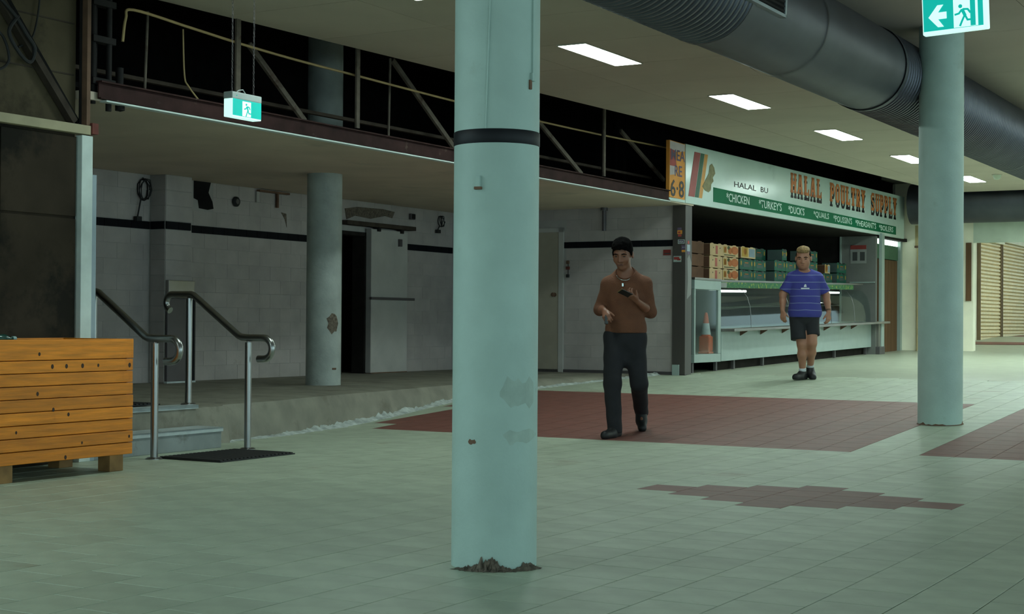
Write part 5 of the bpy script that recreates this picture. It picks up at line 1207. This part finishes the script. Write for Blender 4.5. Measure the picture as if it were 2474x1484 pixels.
    kc = thing('key_case', 'small black case held in the man\'s lowered right hand', 'case', kw, rot0); mk('case_body', MB().box((-.016, -.02, -.045), (.016, .02, .03)), 'phone', parent=kc, bevel=.006); mk('case_cap', MB().box((-.012, -.015, .03), (.012, .015, .038)), 'phone', parent=kc)
build_man()

# ---------------------------------------------------------------- boy in striped shirt
def build_boy():
    ty = -.12; RT = Rz(ty); RH = Rz(-.30)@Rx(.22)
    hc = np.array([-.024, -.030, 1.548]); nb = np.array([-.006, .02, 1.375])
    shR, shL = np.array([-.168, .015, 1.290]), np.array([.174, -.01, 1.290])
    elR, wrR = np.array([-.268, .045, 1.085]), np.array([-.285, -.030, .885])
    elL, wrL = np.array([.282, .04, 1.080]), np.array([.300, -.030, .870])
    hipR, hipL = np.array([-.085, .02, .82]), np.array([.085, .0, .82])
    knR, anR = np.array([-.040, -.045, .450]), np.array([-.020, .010, .095])
    knL, anL = np.array([.082, -.085, .470]), np.array([.098, .120, .150])
    P0 = lambda x, y, z: np.array([.004, 0, 0])+RT@np.array([x, y, z])
    def torso(S, g):
        S.ell(P0(0, 0, 1.19), (.166, .122, .19), .06, RT, g); S.ell(P0(.0, -.015, 1.0), (.180, .140, .20), .08, RT, g); S.ell(P0(0, .01, .85), (.175, .130, .14), .07, RT, g)
        S.cap(shR+np.array([.03, 0, -.005]), shL+np.array([-.03, 0, -.005]), .060, None, .06, grow=g); S.cap(nb-np.array([0, 0, .02]), shR+np.array([.01, 0, .02]), .052, .042, .06, grow=g); S.cap(nb-np.array([0, 0, .02]), shL+np.array([-.01, 0, .02]), .052, .042, .06, grow=g)
    S = SDF((-.42, -.36, -.02), (.42, .30, 1.73), HB); torso(S, -.006)
    S.cap(nb-np.array([0, 0, .03]), hc+np.array([.006, .025, -.05]), .066, .062, .03)
    P = add_head(S, hc, RH, 1.08, 1.13); S.ell(P(0, -.03, -.060), (.080, .066, .064), .03, RH)
    for sh, el, wr in ((shR, elR, wrR), (shL, elL, wrL)):
        S.cap(sh, el, .058, .048, .03); S.cap(el, el*.55+wr*.45, .047, .042, .02); S.cap(el*.55+wr*.45, wr, .042, .030, .02)
    for hp, kn, an in ((hipR, knR, anR), (hipL, knL, anL)):
        S.cap(hp, kn, .092, .062, .05); S.cap(kn, kn*.62+an*.38, .055, .057, .03); S.cap(kn*.62+an*.38, an, .057, .037, .03)
    S.cap(anR, anR+np.array([-.05, -.045, -.05]), .032, .022, .02); S.cap(anL, anL+np.array([.01, -.07, -.075]), .032, .022, .02)
    add_hand(S, wrR+np.array([0, -.002, -.01]), (.03, -.12, -1), (.5, .75, 0), (.35, -.9, 0), (.35, .55), 1.0); add_hand(S, wrL+np.array([0, -.002, -.01]), (-.02, -.10, -1), (-.5, .75, 0), (-.35, -.9, 0), (.40, .65), 1.02)
    foot = Vector((-5.64, 19.06, 0)); p_ = (foot.y-13)*math.cos(BA)+(foot.x+7.6)*math.sin(BA)
    root = thing('person', 'boy in a blue striped T-shirt and black shorts walking past the display counter', 'person', (foot.x, foot.y, zfp(p_)+.002), rot0)
    mk('body', S.mesh('body'), 'skin_warm', parent=root, smooth='full'); face_bits(root, P, RH, 1.12, 'lip_warm', 'hair_black')
    Q = lambda x, y, z: hc+RH@np.array([x, y, z])
    S = SDF(hc-.20, hc+.22, HB); S.ell(Q(0, .020, .026), (.0965, .106, .104), .02, RH); n = RH@np.array([0, 1.3, 1.]); S.cut(n, float(n@hc)-.004)
    mk('hair_sides', S.mesh('hair_sides'), 'hair_black', parent=root, smooth='full')
    S = SDF(hc-.20, hc+.22, HB); S.ell(Q(0, -.006, .104), (.084, .096, .054), .02, RH); rs = random.Random(9)
    for i in range(40):
        a, e = rs.uniform(0, 6.28), rs.uniform(.0, 1.5); S.ell(Q(.068*math.cos(a)*math.cos(e), -.006+.080*math.sin(a)*math.cos(e), .098+.048*math.sin(e)), (.017, .017, .013), .010, RH)
    n = RH@np.array([0, .25, 1.]); S.cut(n, float(n@hc)+.062); mk('hair_top', S.mesh('hair_top'), 'hair_blond', parent=root, smooth='full', label='bleached blond curls on top')
    S = SDF((-.42, -.30, .70), (.42, .25, 1.46), HCL); torso(S, .016); S.ell(P0(0, 0, .86), (.185, .138, .12), .06, RT, .016)
    for sh, el, f in ((shR, elR, .80), (shL, elL, .82)):
        e = sh+(el-sh)*f; S.cap(sh, e, .062, .072, .022, flat=True)
    S.wrinkle(.0028, 30.); S.cut((0, 0, 1), .795); S.D = np.maximum(S.D, -(np.sqrt((S.ax[0][:, None, None]-nb[0])**2+(S.ax[1][None, :, None]-nb[1]+.05)**2+(S.ax[2][None, None, :]-nb[2]-.065)**2)-.092))
    mk('t_shirt', S.mesh('t_shirt'), 'striped_shirt', parent=root, smooth='full')
    zy = -.150
    lg = MB(); lg.box((-.052, -.004, -.014), (.052, 0, .002)); lg.prism([(-.018, 0, .012), (.018, 0, .012), (.012, 0, .045), (-.002, 0, .05), (-.012, 0, .036)], (0, -.004, 0)); me = lg.mesh('chest_print'); a_ = ty
    cpos = P0(-.008, -.156, 1.165); xf(me, lambda c: Vector(cpos+RT@np.array(c))); mk('chest_print', me, 'logo_white', parent=root)
    S = SDF((-.36, -.30, .40), (.36, .25, .90), HCL); S.ell(P0(0, .01, .80), (.178, .135, .13), .06, RT, .006)
    for hp, kn, f in ((hipR, knR, .84), (hipL, knL, .74)):
        e = hp+(kn-hp)*f+np.array([-.030 if hp[0] < 0 else .012, 0, 0]); S.cap(hp+np.array([0, 0, -.02]), e, .104, .100 if hp[0] < 0 else .086, .012, flat=True)
    S.wrinkle(.003, 26.); S.cut((0, 0, -1), -.83); mk('shorts', S.mesh('shorts'), 'short_black', parent=root, smooth='full')
    for an, heel, toe, flr in ((anR, anR+np.array([.035, .05, -.058]), anR+np.array([-.105, -.095, -.062]), True), (anL, anL+np.array([.0, .035, -.055]), anL+np.array([.014, -.115, -.118]), True)):
        S = SDF(np.minimum(np.minimum(heel, toe), an)-.09, np.maximum(np.maximum(heel, toe), an)+.09, .006); S.cap(heel, toe, .046, .040, .02); S.cap(heel*.45+toe*.55, toe, .048, .040, .02); S.cap(an+np.array([0, 0, -.002]), heel*.5+toe*.5, .050, .052, .03, flat=False)
        S.cut((0, 0, 1), .002); sh_ = mk('shoe', S.mesh('shoe'), 'shoe_black', parent=root, smooth='full')
        up_ = unit((knR if an is anR else knL)-an); S = SDF(an-.1, an+.12, .006); S.cap(an+up_*.005, an+up_*.055, .0475, .0455, .01, flat=True); mk('sock', S.mesh('sock'), 'sock', parent=root, smooth='full')
    dw = unit(wrL-elL); mk('wrist_watch', MB().tube([tuple(wrL-dw*.030), tuple(wrL-dw*.008)], .0355, 16), 'rust_brown', parent=root, smooth=True)
build_boy()
